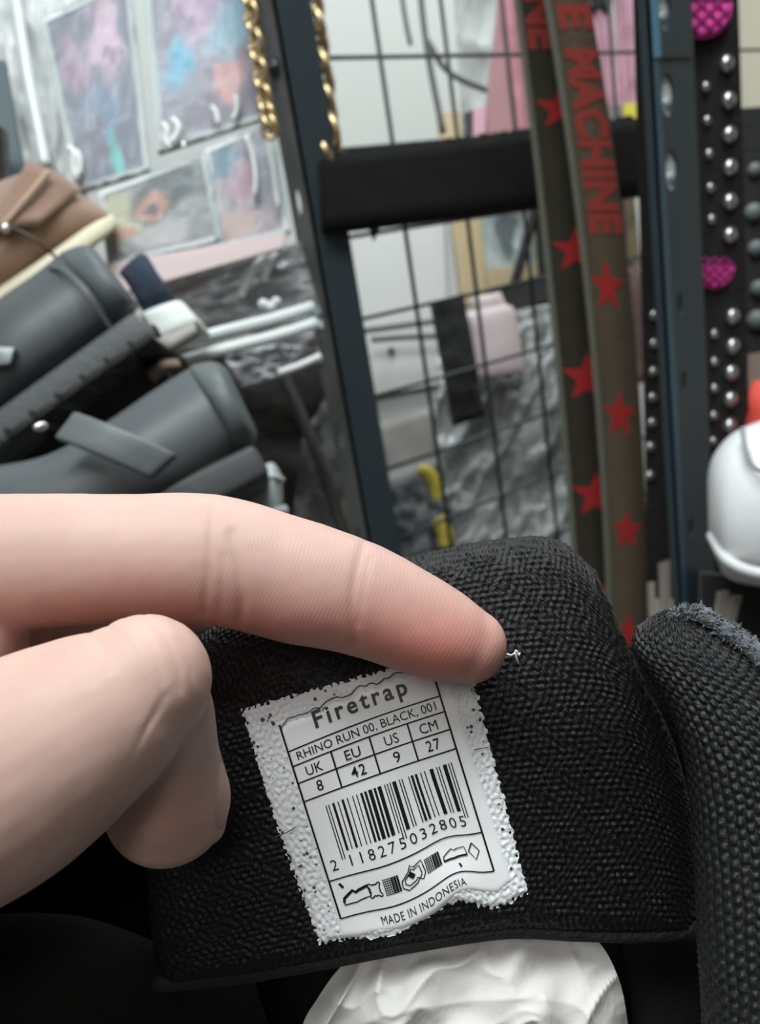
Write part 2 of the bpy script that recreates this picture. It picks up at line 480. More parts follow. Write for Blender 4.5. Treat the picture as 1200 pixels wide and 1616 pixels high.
def art(name, base, blobs, rough=0.35, warp=0.12):
    """printed picture: soft colour patches over a ground, in the sheet's own UV"""
    m = bpy.data.materials.new(name); m.use_nodes = True
    nt = m.node_tree; b = nt.nodes['Principled BSDF']; b.inputs['Roughness'].default_value = rough
    uv = nt.nodes.new('ShaderNodeTexCoord')
    nz = nt.nodes.new('ShaderNodeTexNoise'); nz.inputs['Scale'].default_value = 4.0; nz.inputs['Detail'].default_value = 3
    nt.links.new(uv.outputs['UV'], nz.inputs['Vector'])
    sub = nt.nodes.new('ShaderNodeVectorMath'); sub.operation = 'SUBTRACT'; sub.inputs[1].default_value = (.5, .5, .5)
    nt.links.new(nz.outputs['Color'], sub.inputs[0])
    ma = nt.nodes.new('ShaderNodeVectorMath'); ma.operation = 'MULTIPLY_ADD'
    ma.inputs[1].default_value = (warp*3,)*3
    nt.links.new(sub.outputs[0], ma.inputs[0]); nt.links.new(uv.outputs['UV'], ma.inputs[2])
    col = nt.nodes.new('ShaderNodeValToRGB')
    col.color_ramp.elements[0].position = .35; col.color_ramp.elements[1].position = .7
    col.color_ramp.elements[0].color = (*lin([c*0.85 for c in base]), 1); col.color_ramp.elements[1].color = (*lin([min(255, c*1.12) for c in base]), 1)
    nt.links.new(nz.outputs['Fac'], col.inputs[0])
    cur = col.outputs[0]
    for (u, v, ru, rv, c, s) in blobs:
        v = 1 - v
        a = nt.nodes.new('ShaderNodeVectorMath'); a.operation = 'SUBTRACT'; a.inputs[1].default_value = (u, v, 0)
        nt.links.new(ma.outputs[0], a.inputs[0])
        d = nt.nodes.new('ShaderNodeVectorMath'); d.operation = 'MULTIPLY'; d.inputs[1].default_value = (1/ru, 1/rv, 0)
        nt.links.new(a.outputs[0], d.inputs[0])
        l = nt.nodes.new('ShaderNodeVectorMath'); l.operation = 'LENGTH'; nt.links.new(d.outputs[0], l.inputs[0])
        mr = nt.nodes.new('ShaderNodeMapRange'); mr.interpolation_type = 'SMOOTHSTEP'
        mr.inputs[1].default_value = 1.15; mr.inputs[2].default_value = 0.55; mr.inputs[3].default_value = 0; mr.inputs[4].default_value = s
        nt.links.new(l.outputs['Value'], mr.inputs[0])
        mx = nt.nodes.new('ShaderNodeMix'); mx.data_type = 'RGBA'
        nt.links.new(mr.outputs[0], mx.inputs[0]); nt.links.new(cur, mx.inputs[6]); mx.inputs[7].default_value = (*lin(c), 1)
        cur = mx.outputs[2]
    nt.links.new(cur, b.inputs['Base Color'])
    return m

def crumple(scale, amp, seed):
    def fn(u, v):
        p = np.stack([u, v], -1)
        n = wnoise(p, scale, seed, 4)
        return amp * (np.abs(n) ** 0.8 * 2 - 0.6)
    return fn

def px_tube(name, pts, r_px, m, parent=None, n=10, steps=24, closed=False):
    p = np.array(pts, float)
    s = spline(p, steps)
    return link(name, tube_mesh(name, P(s[:, 0], s[:, 1], s[:, 2]), r_px * s[:, 2] / F_PX, n), m, parent)

# ------------------------------------------------------------------ behind the wire grid
pale_wood = mat('pale_wood', (214, 196, 156), 0.6, vary=(8, (198, 178, 138)))
dark = mat('black_cloth', (24, 24, 24), 0.85, sheen=0.2, bump=(120, 0.5, 0.004))

bag_m = film('grey_bag_film', white=0.5, bump=(30, 0.6, 0.02), gloss=0.3)
o = link('hanging_garment_bag', slab_px('bag', [(716, -40), (792, -60), (808, 190), (730, 212)], [1.18]*4, 0.003, 20, 30, crumple(1.0, 0.005, 5)), mat('grey_bag', (176, 180, 178), 0.75, bump=(12, .3, .01)))
tag(o, 'pale grey garment bag hanging behind the wire grid above the crossbar', 'bag')
cord_m = mat('grey_cord', (92, 96, 96), 0.6)
t = thing('coat_hanger', P(668, 20, 1.1), 'thin dark wire hanger hooked behind the wire grid', 'hanger')
px_tube('hook', [(640, -60, 1.1), (634, -20, 1.1), (640, 30, 1.1), (648, 70, 1.1)], 4, cord_m, t)
px_tube('stem', [(660, -60, 1.1), (668, 30, 1.1), (680, 110, 1.1), (700, 210, 1.1)], 5, cord_m, t)
px_tube('arm', [(672, 60, 1.1), (705, 110, 1.1), (750, 135, 1.1), (810, 155, 1.1)], 5, cord_m, t)

# pale framed picture
t = thing('framed_picture', P(800, 470, 1.28), 'pale wooden frame holding a blue-grey picture, leaning behind the grid', 'picture')
for cs in ([(690, 178), (742, 174), (772, 476), (730, 482)], [(742, 174), (880, 160), (884, 330), (756, 322)],
           [(764, 425), (888, 414), (892, 466), (770, 476)], [(842, 326), (884, 320), (888, 420), (850, 428)]):
    link('rail', slab_px('rail', cs, [1.33]*4, 0.02), pale_wood, t, False)
link('picture', slab_px('picture', [(750, 300), (856, 290), (862, 434), (762, 440)], [1.34]*4, 0.006),
     art('picture_print', (186, 200, 200), [(.42, .5, .2, .36, (96, 108, 112), 1.0)]), t, False)
t = thing('easel', P(840, 470, 1.28), 'dark slanted easel legs in front of the pale framed picture', 'easel')
px_tube('leg', [(846, 330, 1.28), (826, 400, 1.28), (806, 470, 1.28)], 8, black_paint, t)
px_tube('leg', [(850, 330, 1.285), (856, 400, 1.285), (862, 560, 1.285)], 8, black_paint, t)
link('tray', slab_px('tray', [(772, 455), (872, 430), (876, 472), (778, 494)], [1.26]*4, 0.02), black_paint, t, False)

o = link('black_webbing_strip', slab_px('strip', [(680, 478), (732, 462), (766, 655), (716, 672)], [0.98]*4, 0.012, 8, 20, crumple(1.5, .004, 8)), dark)
tag(o, 'wide black strip hanging behind the grid below the crossbar', 'strip')
t = thing('lotion_bottle', P(780, 590, 1.06), 'pale pink bottle right of the hanging black strip', 'bottle')
bm_ = mat('pale_pink_plastic', (212, 196, 198), 0.4)
link('body', loft_px('body', [(740, 492, 800, 480, 1.06, .02), (730, 502, 812, 488, 1.06, .03), (738, 540, 820, 528, 1.06, .032), (748, 592, 828, 580, 1.06, .03), (752, 600, 826, 588, 1.06, .02)], power=3.5), bm_, t)
link('cap', loft_px('cap', [(744, 470, 790, 460, 1.06, .014), (743, 478, 794, 468, 1.06, .018), (750, 494, 800, 482, 1.06, .018)], power=3), bm_, t)

# white cupboard with a bracket
t = thing('white_cupboard', P(620, 640, 1.3), 'white cupboard front seen through the left squares of the wire grid', 'cupboard')
cw = mat('cupboard_white', (214, 216, 213), 0.5)
link('body', slab_px('body', [(520, 350), (708, 330), (760, 760), (560, 800)], [1.34]*4, 0.03), mat('cupboard_body', (200, 204, 203), 0.5), t, False)
link('door', slab_px('door', [(540, 350), (700, 332), (706, 500), (560, 520)], [1.325]*4, 0.012), cw, t, False)
link('drawer', slab_px('drawer', [(572, 528), (720, 508), (726, 600), (588, 625)], [1.325]*4, 0.012), cw, t, False)
px_tube('handle', [(586, 536, 1.29), (640, 532, 1.29), (694, 530, 1.29)], 5, mat('handle_grey', (104, 106, 106), .4), t)
link('lock', bm_mesh('lock', lambda bm: bmesh.ops.create_uvsphere(bm, u_segments=12, v_segments=8, radius=.006, matrix=Matrix.Translation(Vector(P(618, 553, 1.322).tolist())))), MATS['handle_grey'], t)
t = thing('carton', P(640, 750, 1.15), 'grey-brown carton behind the lower left squares of the grid', 'box')
cm = mat('grey_carton', (164, 160, 156), 0.8, vary=(14, (146, 141, 138)))
link('front', slab_px('front', [(582, 672), (686, 640), (694, 722), (602, 752)], [1.16]*4, 0.05, 6, 6, crumple(1.2, .003, 2)), cm, t)
link('lid_edge', slab_px('lid_edge', [(596, 750), (700, 718), (703, 728), (604, 764)], [1.15]*4, 0.05), mat('carton_edge', (190, 190, 188), .7), t, False)

# clear bags with dark goods in the lower grid
goods = mat('dark_goods', (74, 78, 80), 0.6, vary=(9, (118, 122, 122)), bump=(25, .6, .02))
t = thing('bagged_goods', P(800, 900, 1.2), 'large crinkled clear bag of grey goods filling the grid below the bottle', 'bag')
link('contents', slab_px('contents', [(706, 600), (930, 500), (960, 950), (700, 960)], [1.17, 1.17, 1.15, 1.15], 0.02, 30, 40, crumple(2.2, .03, 21)), goods, t)
link('film', slab_px('film', [(690, 560), (930, 470), (955, 940), (690, 950)], [1.11, 1.11, 1.09, 1.09], 0.0006, 50, 70, crumple(2.6, .022, 22)),
     film('crinkled_film', white=.45, rough=.3, bump=(35, .5, .02), gloss=.25), t)
link('pale_sheet', slab_px('pale_sheet', [(752, 595), (832, 570), (872, 690), (800, 720)], [1.115]*4, 0.002, 12, 14, crumple(1.6, .012, 4)), mat('pale_sheet', (196, 204, 204), .35, bump=(20, .4, .02)), t)
link('neck', slab_px('neck', [(806, 500), (890, 470), (884, 560), (824, 590)], [1.115]*4, 0.002, 12, 14, crumple(1.6, .012, 44)), mat('pale_film_sheet', (150, 158, 156), .35, bump=(20, .4, .02)), t)
t = thing('work_boot', P(650, 870, 1.02), 'dark grey boot with two yellow pull loops, behind the lower left of the grid', 'boot')
link('upper', slab_px('upper', [(590, 770), (690, 735), (740, 900), (600, 930)], [.97, .99, .97, .95], 0.02, 20, 20, crumple(1.7, .012, 31)), mat('boot_grey', (72, 76, 80), .55, vary=(12, (96, 100, 103)), bump=(30, .5, .01)), t)
yl = mat('yellow_rubber', (176, 162, 60), .5)
px_tube('pull_loop', [(660, 742, .95), (676, 746, .95), (688, 765, .95), (692, 788, .95)], 11, yl, t)
px_tube('pull_loop', [(690, 818, .935), (698, 830, .935), (704, 845, .935), (705, 862, .935)], 13, yl, t)

# dark stack behind the shoes, lower left
t = thing('dark_backpack', P(470, 870, 1.05), 'dark brown and grey backpack behind the left upright', 'bag')
link('body', slab_px('body', [(-240, 650), (556, 500), (612, 960), (-240, 960)], [1.12]*4, 0.05, 20, 20, crumple(1.4, .02, 51)), mat('backpack_cloth', (38, 35, 33), .9, bump=(60, .4, .01)), t)
link('side_pocket', slab_px('side_pocket', [(478, 690), (530, 600), (620, 900), (450, 920)], [1.02]*4, 0.02, 14, 14, crumple(1.5, .012, 52)), mat('pocket_grey', (92, 92, 92), .6, bump=(30, .5, .02)), t)
link('trim', slab_px('trim', [(538, 788), (552, 785), (562, 835), (546, 842)], [1.0]*4, 0.01), mat('dull_yellow', (150, 146, 112), .6), t, False)
t = thing('broom_handle', P(545, 860, .95), 'dark slanted pole between the black shoes and the left upright', 'pole')
px_tube('shaft', [(442, 585, .97), (490, 690, .96), (560, 890, .94)], 10, mat('pole_dark', (40, 40, 40), .5), t)
px_tube('grip', [(440, 580, .97), (449, 602, .97)], 12, mat('grip_grey', (74, 75, 76), .5), t)

# pink garments and folders
t = thing('pink_garment', P(790, 225, 1.05), 'dusty pink garment hanging left of the belts above the crossbar', 'garment')
pk = mat('dusty_pink', (206, 142, 152), .8, bump=(60, .3, .005))
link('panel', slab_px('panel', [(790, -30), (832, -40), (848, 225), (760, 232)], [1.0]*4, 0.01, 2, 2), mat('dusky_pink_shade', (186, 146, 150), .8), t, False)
link('seam', slab_px('seam', [(788, -30), (806, -34), (832, 225), (816, 225)], [.985]*4, 0.012, 8, 20, crumple(1.2, .003, 61)), pk, t)
link('hem', slab_px('hem', [(748, 172), (766, 168), (766, 226), (748, 230)], [.98]*4, 0.012), mat('light_pink_hem', (232, 182, 196), .7), t, False)
o = link('black_phone_case', slab_px('case', [(733, 178), (748, 174), (750, 228), (738, 232)], [.99]*4, 0.01), black_paint, None, False)
tag(o, 'narrow black bar beside the pink garment hem on the crossbar', 'bar')
pf = mat('pink_folder', (218, 168, 186), .5)
for k, (a, b, c, e) in enumerate([((934, 12), (966, 12), (984, 166), (950, 166)), ((970, -30), (1014, -30), (1030, 164), (986, 164))]):
    t = thing('pink_folder', P((c[0]+e[0])/2, 166, .95), ['light pink folder standing right of the belts, its top edge in view', 'taller light pink folder touching the right upright'][k], 'folder', 'pink folders above the crossbar')
    link('cover', slab_px('cover', [a, b, c, e], [.95]*4, 0.008), pf, t, False)
    link('spine', slab_px('spine', [(a[0]+8, a[1]-2), (a[0]+16, a[1]-2), (e[0]+16, e[1]), (e[0]+8, e[1])], [.944]*4, 0.006), mat('pink_spine', (192, 144, 162), .5), t, False)
o = link('black_box', slab_px('lid', [(932, -40), (970, -40), (966, 11), (934, 11)], [.94]*4, .02), dark, None, False)
tag(o, 'black box lying on top of the shorter pink folder', 'box')
o = link('yellow_tag', slab_px('tag', [(984, 164), (1012, 160), (1014, 190), (986, 193)], [.93]*4, .004), mat('yellow_card', (222, 212, 78), .5), None, False)
tag(o, 'small yellow tag under the pink folders beside the upright', 'tag')
o = link('grey_tag', slab_px('tag2', [(952, 168), (982, 165), (985, 194), (956, 197)], [.93]*4, .004), mat('grey_card', (138, 134, 128), .6), None, False)
tag(o, 'small grey tag left of the yellow tag', 'tag')
o = link('wooden_lath', slab_px('lath', [(966, 292), (1000, 288), (1012, 420), (982, 410)], [.98]*4, .012), mat('dull_wood', (122, 108, 84), .7, vary=(20, (104, 92, 72))), None, False)
tag(o, 'dull brown lath between the front belt and the upright under the crossbar', 'lath')
o = link('pink_cloth_strip', slab_px('cloth', [(986, 420), (1010, 412), (1022, 600), (1000, 610)], [.98]*4, .006, 6, 10, crumple(1.5, .004, 71)), mat('faded_pink', (128, 104, 100), .8))
tag(o, 'faded pink cloth strip between the front belt and the studded strap', 'cloth')

# right edge
t = thing('black_sequin_bag', P(1230, 600, .8), 'black bag with pale discs hanging at the right edge behind the studded strap', 'bag')
link('panel', slab_px('panel', [(1150, 172), (1330, 160), (1330, 640), (1160, 600)], [.85]*4, .03), dark, t, False)
for (x, y, r) in ((1192, 268, 11), (1190, 335, 14), (1194, 392, 13), (1198, 455, 13), (1196, 505, 16)):
    link('disc', bm_mesh('disc', lambda bm: bmesh.ops.create_uvsphere(bm, u_segments=16, v_segments=8, radius=r*.84/F_PX,
         matrix=Matrix.Translation(Vector(P(x, y, .845).tolist())))), mat('pale_disc', (108, 116, 116), .5), t)
o = link('red_beanie', loft_px('beanie', [(1190, 600, 1230, 600, .66, .01), (1178, 625, 1260, 625, .66, .03), (1172, 660, 1290, 660, .66, .04), (1170, 700, 1300, 720, .66, .04)]), mat('red_knit', (196, 62, 50), .8, bump=(200, .5, .004)))
tag(o, 'red knitted beanie behind the white trainer', 'hat')
o = link('beige_box', slab_px('bx', [(1174, 560), (1300, 540), (1300, 605), (1178, 612)], [.72]*4, .03), mat('beige_card', (138, 126, 116), .8), None, False)
tag(o, 'dull beige box above the red beanie', 'box')
t = thing('white_trainer', P(1250, 900, .50), 'white trainer with its rounded toe in front of the studded strap', 'shoe')
ws = mat('white_leather', (232, 235, 236), .35)
link('upper', loft_px('upper', [(1121, 792, 1121, 806, .53, .004), (1117, 755, 1119, 846, .53, .02), (1128, 716, 1132, 884, .525, .035), (1160, 682, 1150, 912, .52, .045), (1215, 660, 1200, 925, .515, .05), (1290, 640, 1280, 935, .51, .05), (1380, 600, 1370, 950, .51, .05)], power=2.2, n=36), ws, t)
px_tube('toe_seam', [(1172, 676, .482), (1178, 710, .474), (1192, 738, .468), (1230, 752, .463)], 4, mat('seam_grey', (150, 153, 155), .6), t)
px_tube('sole_welt', [(1124, 845, .512), (1150, 885, .486), (1200, 905, .468), (1290, 915, .462)], 9, mat('white_rubber', (222, 225, 226), .5), t)
t = thing('black_tray', P(1200, 980, .55), 'black tray under the white trainer at the right edge', 'tray')
link('base', slab_px('base', [(1106, 905), (1400, 930), (1400, 1060), (1106, 1030)], [.60, .56, .56, .6], .03), dark, t, False)
lab = mat('beige_plastic', (150, 144, 134), .6)
for k, (c, d, l) in enumerate([([(1136, 935), (1152, 933), (1150, 985), (1128, 985)], .55, 'short beige stick leaning left against the black tray'), ([(1158, 942), (1172, 940), (1160, 985), (1146, 985)], .545, 'second beige stick, leaning right against the black tray'),
                         ([(1042, 890), (1058, 884), (1060, 975), (1044, 975)], .66, 'beige stick between the front belt and the right upright'), ([(1024, 920), (1034, 918), (1036, 975), (1026, 975)], .67, 'thinner beige stick right of the front belt foot')]):
    o = link('beige_stick', slab_px('stick', c, [d]*4, .004), lab, None, False)
    tag(o, l, 'stick', 'beige sticks')

# ------------------------------------------------------------------ gold chains
gold = mat('gold_metal', (206, 186, 146), .3, metal=1.0)
def chain(pts, label, n_links, r_px):
    p = spline(pts, n_links + 1); Wp = P(p[:, 0], p[:, 1], p[:, 2])
    t = thing('gold_chain', Wp[0], label, 'chain', 'gold curb chains beside the left upright')
    sc = r_px * p[0, 2] / F_PX
    a = np.linspace(0, 2*np.pi, 20, endpoint=False)
    ring = np.stack([np.cos(a)*1.0, np.sin(a)*1.45, 0.25*np.sin(2*a)], -1) * sc
    proto = tube_mesh('link', ring, sc*0.36, 8, closed=True)
    for k in range(n_links):
        d = Wp[k+1]-Wp[k]; d /= np.linalg.norm(d)
        c = (Wp[k]+Wp[k+1])/2
        o = bpy.data.objects.new('link', proto); COL.objects.link(o)
        if k == 0:
            proto.materials.append(gold); proto.polygons.foreach_set('use_smooth', np.ones(len(proto.polygons), bool))
        q = Vector(d.tolist()).to_track_quat('Y', 'Z')
        mw = Matrix.Translation(Vector(c.tolist())) @ q.to_matrix().to_4x4() @ Matrix.Rotation(math.radians(38 if k % 2 else -52), 4, 'Y')
        o.parent = t; o.matrix_parent_inverse = Matrix.Translation(-t.location); o.matrix_basis = mw
chain([(486, -40, .67), (493, 20, .67), (505, 110, .675), (514, 180, .68), (522, 240, .68)], 'gold chain hanging on the right side of the left upright', 11, 18)
chain([(386, -40, .63), (396, 20, .63), (408, 100, .63), (419, 170, .63), (426, 205, .63)], 'gold chain hanging on the left side of the left upright', 14, 12)

# ------------------------------------------------------------------ hanging belts
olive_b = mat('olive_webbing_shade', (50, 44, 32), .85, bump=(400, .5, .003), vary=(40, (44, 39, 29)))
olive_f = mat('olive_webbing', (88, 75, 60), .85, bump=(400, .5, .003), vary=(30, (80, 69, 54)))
selv = mat('pale_selvedge', (100, 102, 90), .8)
red_ink = mat('red_ink', (160, 44, 44), .7, spec=.2)
red_txt = mat('faded_red_ink', (144, 58, 52), .75, spec=.2)
beltA = Ribbon([(-60, 808, 876), (0, 815, 884), (200, 830, 905), (330, 848, 918), (480, 876, 940), (677, 890, 955), (857, 900, 965), (1050, 915, 980)], .571, .76, -260, 1050)
beltB = Ribbon([(-60, 852, 926), (0, 860, 934), (118, 874, 942), (282, 904, 966), (480, 930, 1008), (677, 943, 1017), (873, 954, 1021), (1050, 962, 1022)], .537, .72, -260, 1050)
def belt(rb, label, m, stars, text, ty):
    t = thing('webbing_belt', rb.at(.5, rb.y1), label, 'belt', 'olive belts with red stars')
    link('strap', rb.slab('strap', 0, 1, .002), m, t)
    link('selvedge', rb.slab('selvedge', -.02, .13, .0026, .0004), selv, t)
    for (u, y, rx, ry) in stars:
        pts = np.array(star_outline(0, 0, rx, ry, 0.06))
        wp = float(rb.px(1, y) - rb.px(0, y))
        f = lambda a, b: rb.at(u + a / wp, y + b, .0006)
        flat_print('star', np.vstack([[0, 0], pts]), [[0, 1+k, 1+(k+1) % 10] for k in range(10)], f, red_ink, t)
    for s, y0, y1, u0, u1 in text:
        V, Fs, _ = text_shape(s, 0.055, 1.02)
        flat_print('lettering', V, Fs, lambda a, b: rb.at(u0 + (u1-u0)*b, y0 + (y1-y0)*a, .0006), red_txt, t)
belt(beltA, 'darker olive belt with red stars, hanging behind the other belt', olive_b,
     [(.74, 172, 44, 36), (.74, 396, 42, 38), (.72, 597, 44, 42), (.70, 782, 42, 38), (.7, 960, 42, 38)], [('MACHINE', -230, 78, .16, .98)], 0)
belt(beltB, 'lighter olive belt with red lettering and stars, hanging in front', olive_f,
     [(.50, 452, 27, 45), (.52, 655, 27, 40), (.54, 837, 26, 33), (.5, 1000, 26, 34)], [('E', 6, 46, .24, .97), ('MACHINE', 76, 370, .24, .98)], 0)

# studded strap with magenta discs
strap_m = mat('black_strap', (26, 24, 24), .8, bump=(150, .4, .003))
stud_m = mat('silver_stud', (196, 198, 198), .28, metal=.9)
sb = Ribbon([(-80, 996, 1163), (0, 1000, 1166), (300, 1008, 1174), (500, 1014, 1180), (700, 1017, 1183), (900, 1022, 1186)], .507, .68, -240, 945)
t = thing('studded_strap', sb.at(.5, 945), 'wide black strap with silver dome studs and magenta mesh discs behind the right upright', 'strap')
link('band', sb.slab('band', 0, 1, .003), strap_m, t)
sd = lambda y: .53 + .15*(y+80)/1025
def dome(x, y, r):
    c = P(x, y, sd(y) - .0005); R_ = r*sd(y)/F_PX
    mt = Matrix.Translation(Vector(c.tolist()))
    def f(bm):
        bmesh.ops.create_uvsphere(bm, u_segments=16, v_segments=10, radius=R_, matrix=mt @ Matrix.Diagonal((1, .75, 1, 1)))
    link('stud', bm_mesh('stud', f), stud_m, t)
ys_big = [100, 158, 212, 264, 318, 371, 499, 546, 588, 630, 672, 716]
xs_big = [1148, 1151, 1152, 1153, 1153, 1153, 1157, 1157, 1155, 1154, 1153, 1152]
for x, y in zip(xs_big, ys_big): dome(x, y, 13)
for x, y in [(1115, 137), (1117, 190), (1120, 243), (1122, 296), (1124, 346), (1128, 527), (1128, 571), (1128, 613), (1127, 656), (1126, 696)]: dome(x, y, 8)
for x, y in [(1033, 497), (1033, 542), (1032, 586), (1031, 627), (1030, 667), (1028, 705), (1027, 750)]: dome(x, y, 9)
mag = mat('magenta_mesh', (196, 52, 140), .7, bump=(90, .6, .004))
for (x, y, r) in ((1108, 8, 52), (1128, 422, 34), (1106, -170, 50)):
    c = P(x, y, sd(y)+.001); R_ = r*sd(y)/F_PX
    def f(bm):
        bmesh.ops.create_cone(bm, cap_ends=True, segments=28, radius1=R_, radius2=R_*.9, depth=.003,
            matrix=Matrix.Translation(Vector(c.tolist())) @ Vector(VIEW.tolist()).to_track_quat('-Z', 'Y').to_matrix().to_4x4())
    disc = link('disc', bm_mesh('disc', f), mag, t, False)
    for k in range(-3, 4):
        for sgn in (1, -1):
            q = k*r*.34; h_ = math.sqrt(max(0, (r*.86)**2 - q*q/1.0))
            if h_ < 6: continue
            cx, cy = x + q*.7, y + q*.7*-sgn
            a = (cx - h_*.7, cy - h_*.7*sgn, sd(y)-.0015); b = (cx + h_*.7, cy + h_*.7*sgn, sd(y)-.0015)
            px_tube('net_line', [a, b], 2.0, mat('dark_magenta', (150, 30, 104), .8), disc, 5, 3)

# ------------------------------------------------------------------ printed packs, upper left
white_card = mat('white_card_border', (214, 218, 219), .4)
clear = film('clear_sleeve', white=.05, rough=.16, bump=(22, .5, .012), gloss=.12)
def pack(name, label, inner, depths, artwork, bw, seed, outer=None):
    t = thing(name, P(inner[3][0], inner[3][1], depths[3]), label, 'picture pack', 'printed packs in clear sleeves')
    link('print', slab_px('print', inner, depths, .002), artwork, t, False)
    c = np.array(inner, float); ctr = c.mean(0)
    out = []
    for k in range(4):
        a, b, e = c[k-1], c[k], c[(k+1) % 4]
        u = (a-b)/np.linalg.norm(a-b); v = (e-b)/np.linalg.norm(e-b)
        out.append(b - (u+v)*bw/abs(np.cross(u, v)))
    out = np.array(out)
    for k in range(4):
        j = (k+1) % 4
        link('border', slab_px('border', [out[k], out[j], c[j], c[k]], [depths[k]-.001, depths[j]-.001, depths[j]-.001, depths[k]-.001], .003), white_card, t, False)
    link('sleeve', slab_px('sleeve', out, [d-.006 for d in depths], .0004, 26, 26, crumple(1.5, .0022, seed)), clear, t)
pack('picture_pack', 'upper left picture pack with a pink and teal print in a clear sleeve', [(74, 36), (196, -24), (226, 262), (130, 292)], [.66, .68, .67, .65],
     art('print_pink_teal', (104, 104, 128), [(.25, .28, .2, .2, (168, 122, 150), .9), (.5, .62, .34, .22, (134, 150, 184), .8), (.68, .28, .24, .3, (226, 186, 208), 1.0), (.72, .36, .12, .1, (140, 104, 130), .8), (.66, .05, .2, .12, (206, 160, 186), .8), (.6, .9, .12, .17, (96, 190, 190), 1.0), (.35, .8, .18, .12, (112, 96, 120), .7)]), 10, 81)
pack('picture_pack', 'upper right picture pack with a cyan and salmon print in a clear sleeve', [(236, -30), (386, -80), (414, 178), (260, 228)], [.69, .71, .70, .68],
     art('print_cyan_salmon', (150, 140, 160), [(.75, .4, .32, .24, (164, 200, 222), .9), (.45, .22, .3, .22, (206, 164, 196), .9), (.22, .58, .17, .26, (66, 170, 208), 1.0), (.5, .8, .5, .25, (124, 106, 124), .8), (.72, .74, .2, .12, (222, 152, 150), 1.0), (.3, .28, .12, .12, (120, 96, 140), .7)]), 11, 82)
pack('picture_pack', 'lower left picture pack with an orange flower print in a clear sleeve', [(165, 308), (318, 250), (340, 372), (178, 412)], [.645, .665, .66, .64],
     art('print_flower', (150, 144, 146), [(.12, .4, .22, .4, (190, 182, 140), .9), (.65, .18, .42, .34, (56, 66, 74), 1.0), (.4, .36, .24, .3, (84, 78, 80), .9), (.42, .36, .17, .2, (196, 132, 106), 1.0), (.42, .36, .06, .09, (90, 50, 60), 1.0), (.12, .62, .1, .12, (206, 128, 104), .9), (.5, .78, .3, .2, (206, 192, 194), .9)]), 9, 83)
pack('picture_pack', 'lower right picture pack with a pale pink and blue print in a clear sleeve', [(332, 240), (424, 200), (448, 360), (350, 384)], [.67, .69, .68, .66],
     art('print_pale', (202, 184, 194), [(.2, .12, .35, .2, (112, 144, 166), .9), (.45, .4, .3, .25, (206, 160, 180), .7), (.3, .85, .35, .2, (222, 190, 184), .9), (.8, .4, .2, .4, (170, 176, 190), .7)]), 9, 84)
packs = [o for o in bpy.data.objects if o.name.startswith('picture_pack')]
packs.sort(key=lambda o: o.name)
fold = mat('fold_and_glint', (226, 230, 230), .25)  # used here for the specular glints on the sleeves
for k, pts, r in ((1, [(256, 196, .668), (264, 206, .668), (262, 222, .668), (270, 234, .667)], 6), (1, [(272, 188, .668), (282, 200, .668), (278, 216, .668), (268, 226, .667)], 6), (1, [(334, 168, .68), (342, 180, .68), (344, 196, .68)], 4),
                  (1, [(372, 152, .685), (374, 170, .685), (368, 190, .685)], 4), (0, [(108, 232, .642), (118, 244, .642), (116, 262, .642), (122, 284, .642)], 6), (0, [(120, 238, .642), (126, 252, .642), (126, 276, .642)], 5),
                  (3, [(388, 214, .668), (398, 240, .668), (404, 280, .667), (402, 310, .667)], 4), (3, [(420, 206, .67), (430, 260, .67), (440, 330, .67)], 4)):
    px_tube('sleeve_glint', pts, r, fold, packs[k], 8, 12)  # specular glints on the sleeves, shaped as bright white tubes
o = link('pink_card', slab_px('strip', [(160, 418), (452, 366), (446, 390), (180, 466)], [.625, .655, .65, .62], .004), mat('pinkish_card', (196, 178, 178), .6), None, False)
tag(o, 'pinkish card edge under the lower picture packs', 'card')

t = thing('clear_bag', P(60, 260, .70), 'crumpled clear bag hanging at the far upper left beside the picture packs', 'bag')
link('film', slab_px('film', [(-40, -60), (120, -60), (150, 300), (14, 290)], [.70, .72, .71, .69], .0006, 40, 60, crumple(1.1, .006, 91)), film('milky_film', white=.72, rough=.25, bump=(22, .5, .012), gloss=.2, tint=(.9, .93, .93)), t)
link('lining', slab_px('lining', [(-60, -60), (90, -70), (140, 320), (10, 280)], [.74, .76, .75, .73], .002, 16, 24, crumple(1.3, .008, 92)), mat('silver_lining', (196, 206, 205), .6), t)
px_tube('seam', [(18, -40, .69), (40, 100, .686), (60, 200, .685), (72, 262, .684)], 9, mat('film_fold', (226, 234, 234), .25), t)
o = link('grey_blue_board', slab_px('board', [(-60, 95), (6, 95), (38, 282), (-40, 290)], [.665]*4, .006), mat('grey_blue_board', (92, 108, 114), .5), None, False)
tag(o, 'grey-blue board at the left edge beside the crumpled clear bag', 'board')
o = link('black_case', slab_px('case', [(-60, 200), (3, 200), (12, 330), (-60, 330)], [.63]*4, .01), dark, None, False)
tag(o, 'black case cut by the left edge beside the grey-blue board', 'case')

